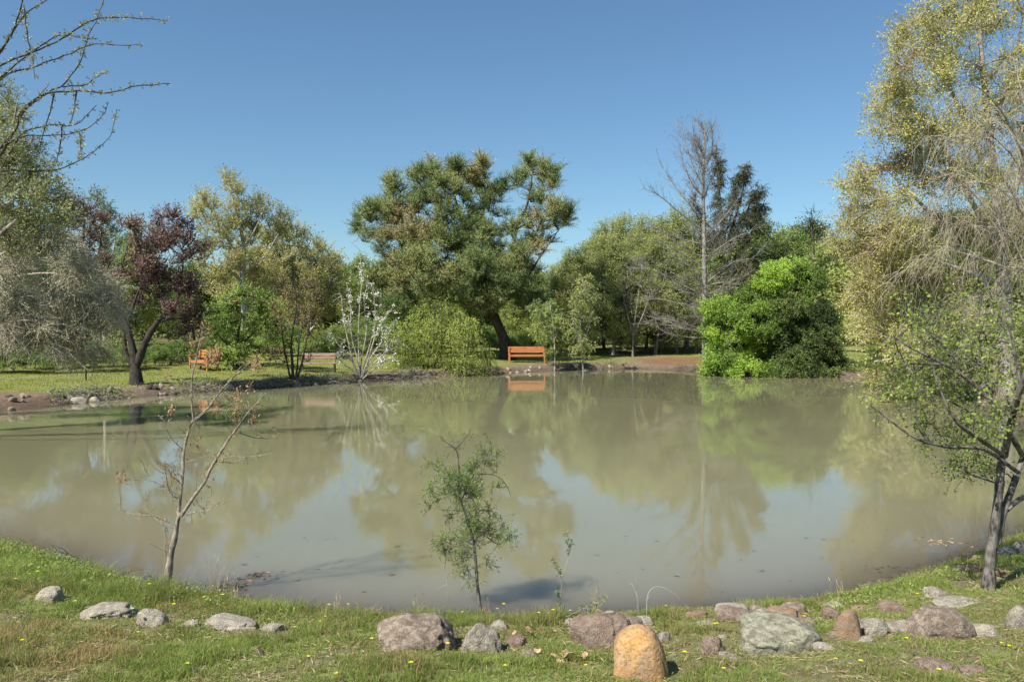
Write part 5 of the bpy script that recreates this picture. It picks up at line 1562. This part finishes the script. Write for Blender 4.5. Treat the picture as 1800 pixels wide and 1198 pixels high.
def near_grass():
    rng = np.random.default_rng(7)
    mb = MB()
    n = 1500000
    y = rng.uniform(1.2, 8.4, n)
    hw = 1.3 + y * .72
    x = rng.uniform(-1, 1, n) * hw
    keep = rng.random(n) < hw / 7.4
    x, y = x[keep], y[keep]
    d = sdist(x, y)
    p = np.stack([x, y], -1)
    g = greenness(x, y, d)
    cl = fbm(p * 3.2, 50); tl = fbm(p * 9, 51, 3)
    mul = mulchness(x, y, d)
    dens = sstep((d - .02) / .1) * (.30 + .70 * g) * sstep((tl - .28) / .25) * (1 - .9 * mul)
    k = rng.random(len(x)) < dens
    x, y, d, cl, tl, g = x[k], y[k], d[k], cl[k], tl[k], g[k]
    z = height(x, y, d)
    left = sstep((-x - 1.2) / 1.5)
    near_rock = np.ones(len(x))
    for rx_, ry_, rw in ROCKS + [(g_orange[0], g_orange[1] + .05, .3)]:
        q = np.hypot((x - rx_) / (rw * .62 + .02), (y - ry_) / (rw * .6 + .05))
        near_rock = np.minimum(near_rock, .38 + .62 * sstep((q - .9) / .5))
    hgt = (.020 + .045 * sstep((cl - .38) / .3) + .025 * rng.random(len(x))) * (.55 + .75 * rng.random(len(x)))
    hgt *= near_rock
    hgt *= (1 + .9 * np.exp(-((d - .35) / .35) ** 2) * (.5 + left)) * (1 - .28 * sstep((x - .3) / 1))
    tint = np.clip(.50 + (fbm(np.stack([x, y], -1) * 1.6, 53) - .5) * 1.5 + rng.normal(size=len(x)) * .18, 0, 1)
    dead = rng.random(len(x)) < .07 + .22 * (1 - g)
    tint = np.where(dead, rng.random(len(x)) * .12, tint)
    P = np.stack([x, y, z - .004], -1)
    blades(mb, P, hgt, rng.uniform(.0025, .005, len(x)), tint, rng, lean=1.2)
    o = mb.build('grass', GM); tag(o, 'rough green grass of the near bank', kind='stuff')
    print('near blades', len(x))
near_grass()

def broad_weeds():
    """leafy weeds at the water's edge, left"""
    rng = np.random.default_rng(8)
    mb = MB()
    n = 9000
    px = np.concatenate([rng.uniform(-60, 160, n // 2), rng.uniform(-60, 520, n // 4), rng.uniform(1450, 1800, n // 4)])
    py = np.interp(px, [-60, 0, 100, 200, 300, 520, 1450, 1560, 1700, 1800], [955, 968, 998, 1032, 1050, 1088, 1066, 1040, 1000, 945]) + np.abs(rng.normal(size=len(px))) * 26
    P = []
    for a, b in zip(px, py):
        P.append(water_pt(a, b))
    P = np.array(P); x, y = P[:, 0] * .985, P[:, 1] * .985
    d = sdist(x, y); z = height(x, y, d)
    ok = d > .05
    x, y, z = x[ok], y[ok], z[ok]
    zz = z + rng.random(len(x)) ** 1.5 * .13 * np.where(x < -2.2, 1, .5)
    A = rng.normal(size=(len(x), 3)) + np.array([0, 0, .5])
    leaves(mb, np.stack([x, y, zz], -1), A, rng.uniform(.012, .032, len(x)), .5, np.clip(.75 + rng.normal(size=len(x)) * .2, 0, 1), rng)
    o = mb.build('weeds', GM); tag(o, 'broad-leaved weeds at the near water edge', kind='stuff')
broad_weeds()

def thatch():
    """dry flat stalks and small ground leaves between the grass blades"""
    rng = np.random.default_rng(28)
    n = 150000
    y = rng.uniform(2.6, 7.6, n); x = rng.uniform(-1, 1, n) * (1.2 + y * .7)
    d = sdist(x, y); p = np.stack([x, y], -1)
    k = (d > .03) & (rng.random(n) < .35 + .65 * sstep((fbm(p * 4, 81) - .42) / .15))
    x, y, d = x[k], y[k], d[k]; n = len(x)
    P = np.stack([x, y, height(x, y, d) + .003 + rng.random(n) * .014], -1)
    A = rng.normal(size=(n, 3)) * np.array([1, 1, .22])
    mb = MB(); h = n // 2
    leaves(mb, P[:h], A[:h], rng.uniform(.02, .07, h), .07, rng.random(h) * .7, rng)
    o = mb.build('thatch', DRY); tag(o, 'dry flattened stalks lying between the grass blades', kind='stuff')
    mb = MB()
    leaves(mb, P[h:], A[h:] + np.array([0, 0, .35]), rng.uniform(.008, .020, n - h), .7, np.clip(.45 + rng.normal(size=n - h) * .25, 0, 1), rng)
    o = mb.build('ground_cover', GM); tag(o, 'tiny clover-like leaves between the grass blades', kind='stuff')
DRY = leafmat('dry_grass', [(.20, .16, .09), (.34, .29, .18), (.44, .40, .29)], .3)
thatch()

def far_grass():
    rng = np.random.default_rng(9)
    mb = MB()
    n = 420000
    y = rng.uniform(18, 62, n); x = rng.uniform(-1, 1, n) * (y * .68 + 2)
    d = sdist(x, y)
    k = (d > .15) & (d < 20)
    x, y, d = x[k], y[k], d[k]
    g = greenness(x, y, d)
    p = np.stack([x, y], -1)
    k = rng.random(len(x)) < (.08 + .9 * g) * np.clip(1.2 - d / 18, .2, 1)
    x, y, d = x[k], y[k], d[k]
    p = np.stack([x, y], -1)
    z = height(x, y, d)
    edge = np.exp(-((d - .5) / .5) ** 2)
    hgt = (.03 + .05 * fbm(p * .9, 61) + .12 * edge * (fbm(p * 2, 62) > .5) * rng.random(len(x))) * rng.uniform(.6, 1.3, len(x))
    tint = np.clip(.5 + (fbm(p * .7, 63) - .5) * 2 + rng.normal(size=len(x)) * .15, 0, 1)
    blades(mb, np.stack([x, y, z - .01], -1), hgt, rng.uniform(.012, .03, len(x)), tint, rng, lean=.8)
    o = mb.build('lawn', GF); tag(o, 'short sunlit lawn of the far bank', kind='stuff')
    print('far blades', len(x))
far_grass()

# ------------------------------------------------------------------ small plants of the near bank
YEL = leafmat('yellow_petals', [(.62, .50, .02), (.80, .66, .03)], .3)
STM = leafmat('green_stems', [(.08, .14, .03), (.14, .22, .05)], .2)
def flowers():
    rng = np.random.default_rng(15)
    def proto(seed, h):
        r = empty('yellow_flower', (0, 0, -5), 'x', 'flower')
        q = np.random.default_rng(seed)
        ms = MB(); z = np.linspace(-.01, h, 5); bend = q.uniform(-.02, .02)
        tube_arr(ms, np.stack([bend * (z / h) ** 2, 0 * z, z], -1)[None], np.full((1, 5), .0013), 4)
        ms.build('stem', STM, r)
        mf = MB(); n = 26
        a = np.arange(n) * 2.4
        A = np.stack([np.cos(a), np.sin(a), .35 + .5 * (np.arange(n) > 14)], -1)
        leaves(mf, np.tile([[bend, 0, h]], (n, 1)), A, np.where(np.arange(n) > 14, .009, .013), .42, q.random(n), q, flat=.8)
        mf.build('flower_head', YEL, r)
        return r
    pr = [proto(1, .07), proto(2, .11), proto(3, .05)]
    used = [False] * 3
    pts = [(17,998),(57,1002),(97,980),(105,980),(112,983),(162,1004),(27,1020),(64,1022),(197,1012),(235,1020),(236,1096),(241,1111),(304,1028),(262,1044),(301,1064),(358,1056),(390,1060),(394,1044),(578,1068),(614,1074),(561,1092),(572,1090),(545,1176),(586,1190),
           (518,1106),(774,1104),(764,1126),(787,1145),(722,1197),(809,1076),(874,1074),(887,1083),(962,1077),(972,1081),(1000,1085),(1016,1090),(1022,1092),(949,1094),(893,1175),(1029,1180),(1170,1077),(1259,1094),(1256,1102),(1201,1175),(1277,1179),(1413,1090),(1468,1180),(1520,1170),(1554,1103),(1596,1147),
           (1767,1140),(1774,1145),(1387,1150),(1612,1045),(1705,1026),(1785,996),(1790,997),(1547,1057),(655,1150),(130,1060),(330,1180),(40,1150),(700,1090),(1650,1190)]
    for i, (px, py) in enumerate(pts):
        g = gnd(px, py + 12)
        k = i % 3
        if px < 420: lab = 'tiny yellow wildflower in the grass at the left, near the bare sapling'
        elif px < 800: lab = 'tiny yellow wildflower in the grass around the domed rock'
        elif px < 1100: lab = 'tiny yellow wildflower by the leafy sapling and the willow shoot'
        elif px < 1500: lab = 'tiny yellow wildflower near the big lichened boulder'
        else: lab = 'tiny yellow wildflower at the right, below the crooked tree'
        if not used[k]:
            r = pr[k]; used[k] = True; r.location = g
            r['label'] = lab; r['group'] = 'yellow wildflowers in the near grass'
        else:
            r = copy_tree(pr[k], g, rng.random() * 6.28, rng.uniform(.85, 1.25), lab, 'yellow wildflowers in the near grass')
flowers()

def shoots():
    def S(name, label, cat, base_px, specs, bark, leafm, r, leaf, per_m, seed, clump=4, leafr=.35, stub=(.01, .03)):
        g = gnd(*base_px)
        traced_boughs(name, label, cat, g, g[1], specs, BARK[bark], LM[leafm], r, leaf, per_m, seed, dymax=.12, clump=clump, leafr=leafr, stub=stub, wob=.002)
    S('willow_shoot', 'yellowish willow shoot with leafy tips right of the leafy sapling', 'shoot', (983, 1092),
      [[(983,1092),(984,1065),(988,1025),(995,995),(1002,965)], [(1000,975),(998,960),(994,945),(991,935)], [(988,1018),(978,997),(971,980)], [(1002,970),(1003,958),(1005,950)], [(984,1065),(980,1045),(979,1036)],
       [(984,1088),(1020,1072),(1050,1058),(1068,1047)]], 'tan', 'sapleaf', [.0045, .0025, .0022, .002, .002, .002], .018, 130, 91)
    S('bare_shoot', 'thin upright reddish shoot at the water behind the orange boulder', 'shoot', (1123, 1085),
      [[(1123,1085),(1121,1060),(1119,1035),(1118,1010)], [(1121,1050),(1113,1030),(1112,1026)]], 'pinkish', 'reddish', [.003, .002], .010, 30, 92)
    S('bare_shoot', 'thin arching twig bending right over the water behind the orange boulder', 'shoot', (1136, 1088),
      [[(1136,1088),(1137,1060),(1140,1042),(1150,1031),(1168,1032),(1185,1043),(1196,1053)], [(1137,1055),(1141,1048)]], 'pinkish', 'reddish', [.003, .002], .010, 30, 93)
    S('fallen_branch', 'dark curved fallen branch in the water at the far left of the near bank', 'branch', (155, 1006),
      [[(156,1004),(148,990),(130,977),(105,970),(88,955)], [(120,973),(110,964),(92,958)]], 'dark', 'reddish', [.006, .003], .008, 0, 94)
    S('pale_twig', 'pale bleached twigs standing in the shallows left of the leafy sapling', 'twig', (788, 1060),
      [[(788,1064),(788,1045),(785,1022),(790,1005)], [(786,1025),(775,1032),(765,1036)], [(788,1010),(797,998),(805,990)]], 'pale', 'reddish', [.003, .002, .002], .008, 0, 95)
    S('dry_stick', 'small pale dry stick lying in the left grass', 'stick', (345, 1192),
      [[(345,1192),(340,1180),(338,1170)], [(341,1182),(345,1176)]], 'pale', 'reddish', [.004, .002], .008, 0, 96)
shoots()

def dry_clump(px, py, n, h, label, spread=.12, seed=0):
    rng = np.random.default_rng(seed)
    g = gnd(px, py)
    mb = MB()
    P = np.zeros((n, 3)); P[:, :2] = rng.normal(size=(n, 2)) * spread * .3
    blades(mb, P, h * rng.uniform(.5, 1.1, n), np.full(n, .004), rng.random(n), rng, lean=.8)
    # seed heads
    k = n // 3
    Q = P[:k] + np.array([0, 0, h]) + rng.normal(size=(k, 3)) * .02
    tubes_p = np.stack([P[:k], (P[:k] + Q) / 2, Q], 1)
    tube_arr(mb, tubes_p, np.full((k, 3), .0012), 3, .5)
    leaves(mb, Q, rng.normal(size=(k, 3)) * .2 + np.array([0, 0, 1]), .05, .14, np.full(k, .9), rng)
    o = mb.build('dry_grass_clump', DRY); o.location = g
    tag(o, label, 'grass clump')
dry_clump(1045, 1085, 26, .20, 'dry pale grass stalks with seed heads right of the willow shoot', seed=1)
dry_clump(380, 1050, 26, .30, 'thin dry grass stalks at the water right of the bare sapling', seed=2)
dry_clump(408, 1052, 20, .18, 'dark tangled dry grass beside the floating orange leaves', seed=3)
dry_clump(600, 1072, 18, .09, 'short dry stalks at the water edge below the open water', seed=4)
dry_clump(735, 1080, 16, .10, 'sparse dry stalks behind the domed rock', seed=5)
dry_clump(1478, 1052, 14, .13, 'single thin dry stalks at the shore left of the flat pink-red rock', seed=6)
dry_clump(860, 1082, 16, .11, 'dry stalks at the foot of the leafy sapling', seed=7)

# dead leaves and floating bits
DL = leafmat('dead_leaves', [(.20, .13, .08), (.32, .22, .14), (.42, .30, .20)], .2)
OL = leafmat('orange_floating_leaves', [(.32, .09, .04), (.36, .14, .07)], .1)
DK = leafmat('dark_debris', [(.02, .018, .014), (.05, .04, .03)], 0)
def crumpled_leaf(name, mat, size, seed):
    """a lobed curled leaf"""
    rng = np.random.default_rng(seed)
    n = 14; rings = 4
    V = [[0, 0, .2 * size]]; 
    a = np.arange(n) * 6.283 / n
    lob = 1 + .32 * np.cos(a * 5 + rng.random()) + .1 * rng.normal(size=n)
    for k in range(1, rings + 1):
        r = size * .5 * k / rings
        for j in range(n):
            R = r * (1 + (lob[j] - 1) * k / rings)
            V.append([math.cos(a[j]) * R, math.sin(a[j]) * R * .8, .2 * size + size * .14 * math.sin(a[j] * 2 + seed) * (k / rings) ** 2 + .04 * size * rng.normal()])
    Fq = []; F3 = []
    for j in range(n): F3.append([0, 1 + j, 1 + (j + 1) % n])
    for k in range(rings - 1):
        for j in range(n):
            b = 1 + k * n; Fq.append([b + j, b + n + j, b + n + (j + 1) % n, b + (j + 1) % n])
    mb = MB(); V = np.array(V); V = V - [0, 0, V[:, 2].min()]
    mb.add(V, Fq, rng.random(), 0, True); mb.F.append((np.array(F3), 0, True))
    return mb.build(name, mat)
def litter():
    rng = np.random.default_rng(18)
    for i, (px, py, sz, lab) in enumerate([(925,1118,.075,'curled tan dead leaf on the small reddish rock'), (907,1123,.05,'small dead leaf left of the curled tan one'), (970,1160,.085,'folded brown dead leaf in the grass left of the orange boulder'),
            (998,1155,.10,'large pale tan dead leaf in the grass left of the orange boulder'), (985,1166,.05,'scrap of dead leaf below the large tan leaf'), (1024,1160,.07,'brown dead leaf nearest the orange boulder'), (942,1146,.06,'small dead leaf above the folded brown one'),
            (1150,1052,.04,'x')][:7]):
        g = gnd(px, py + 4)
        o = crumpled_leaf('dead_leaf', DL, sz, i + 3); o.location = g + np.array([0, 0, .022 if i > 1 else .05]); o.rotation_euler = (rng.uniform(.0, .35), rng.uniform(-.2, .2), rng.random() * 6)
        tag(o, lab, 'leaf')
    for i, (px, py, sz, lab) in enumerate([(438,1021,.075,'bright orange leaf floating at the water edge'), (471,1006,.07,'pale orange leaf floating farther out than the bright one')]):
        c = water_pt(px, py); o = crumpled_leaf('floating_leaf', OL, sz * .6, i + 30); o.location = (c[0], c[1], .002); o.scale = (1, 1, .5); tag(o, lab, 'leaf')
    # dark drifting weed
    def mat_of(px, py, rx_, ry_, n, label, mt, zz=.004, ln=.05, wd=.25):
        c = water_pt(px, py); mb = MB()
        P = np.zeros((n, 3)); P[:, 0] = rng.normal(size=n) * rx_; P[:, 1] = rng.normal(size=n) * ry_; P[:, 2] = rng.random(n) * .006
        A = rng.normal(size=(n, 3)) * np.array([1, .8, .05])
        leaves(mb, P, A, rng.uniform(.4, 1.2, n) * ln, wd, rng.random(n), rng, flat=.6)
        o = mb.build('floating_weed', mt); o.location = (c[0], c[1], zz); tag(o, label, 'weed')
    mat_of(458, 1012, .09, .05, 90, 'dark drift of weed around the floating orange leaves', DK)
    mat_of(410, 1028, .08, .10, 110, 'dark tangle of weed at the water edge below the orange leaves', DK)
    mat_of(1648, 952, .10, .08, 60, 'brown leaf litter floating left of the crooked tree', DL)
    mat_of(1605, 1003, .25, .10, 90, 'dark drowned weed in the shallows left of the crooked tree', DK, zz=.002)
    # specks
    sp = crumpled_leaf('floating_speck', DK, 1.0, 55)
    lab = 'tiny dark speck floating on the open water'
    tag(sp, lab, 'speck', 'specks floating on the pond')
    pts = [(497,962),(453,978),(430,992),(536,945),(575,948),(590,946),(1303,984),(1389,1020),(1100,942),(1155,951),(1444,980),(1418,945),(1448,948),(1220,1008),(1190,1012),(874,995),(935,1015),(984,960),(912,860),(1085,1007),(1325,968),(1270,1040),(1340,1003),(600,985),(640,1040),(690,1010),(1540,900),(1500,950),
           (1480,1000),(760,935),(1050,975),(700,960),(820,1010),(1130,1000),(560,1000),(525,1020),(250,1000),(180,990),(1560,930)]
    for i, (px, py) in enumerate(pts):
        c = water_pt(px, py)
        r = sp if i == 0 else sp.copy()
        if i: C.objects.link(r)
        s = rng.uniform(.018, .04)
        r.location = (c[0], c[1], .001); r.scale = (s * rng.uniform(1, 2.2), s, s * .12); r.rotation_euler = (0, 0, rng.random() * .6 - .3)
litter()

# bank weeds and fallen twigs along the far shore
def shore_brush():
    rng = np.random.default_rng(22)
    mb = MB(); mt = MB()
    px = np.concatenate([rng.uniform(90, 860, 2600), rng.uniform(960, 1080, 500)])
    py = np.interp(px, [0, 60, 120, 190, 250, 330, 450, 600, 750, 840, 900, 1000, 1100], [723, 718, 710, 702, 697, 691, 683, 673, 663, 659, 655, 650, 647])
    W = np.array([water_pt(a, b) for a, b in zip(px, py)])
    out = rng.uniform(.0, 1.2, len(px))
    x = W[:, 0] * (1 + out / W[:, 1]); y = W[:, 1] + out
    ok = noise(np.stack([x, y], -1) * .9, 71) > .42
    x, y = x[ok], y[ok]
    z = height(x, y)
    n = len(x)
    A = nrm(np.stack([rng.normal(size=n), rng.normal(size=n) - .5, rng.uniform(-.1, .9, n)], -1))
    L = rng.uniform(.1, .45, n)[:, None]
    P = np.stack([x, y, z], -1)
    P3 = np.stack([P, P + A * L * .5 + [0, 0, .04], P + A * L], 1)
    tube_arr(mt, P3, np.broadcast_to(np.array([.008, .006, .004]), (n, 3)), 3)
    o = mt.build('fallen_twigs', BARK['grey']); tag(o, 'dry twigs and roots littering the dark far shore', kind='stuff')
    k = rng.integers(0, n, 2500)
    Q = P[k] + rng.normal(size=(2500, 3)) * .15; Q[:, 2] = height(Q[:, 0], Q[:, 1]) + rng.random(2500) * .14
    leaves(mb, Q, rng.normal(size=(2500, 3)) + [0, 0, .6], .08, .5, rng.random(2500) * .8, rng)
    o = mb.build('shore_weeds', LM['mid']); tag(o, 'low weeds growing on the far shore', kind='stuff')
shore_brush()
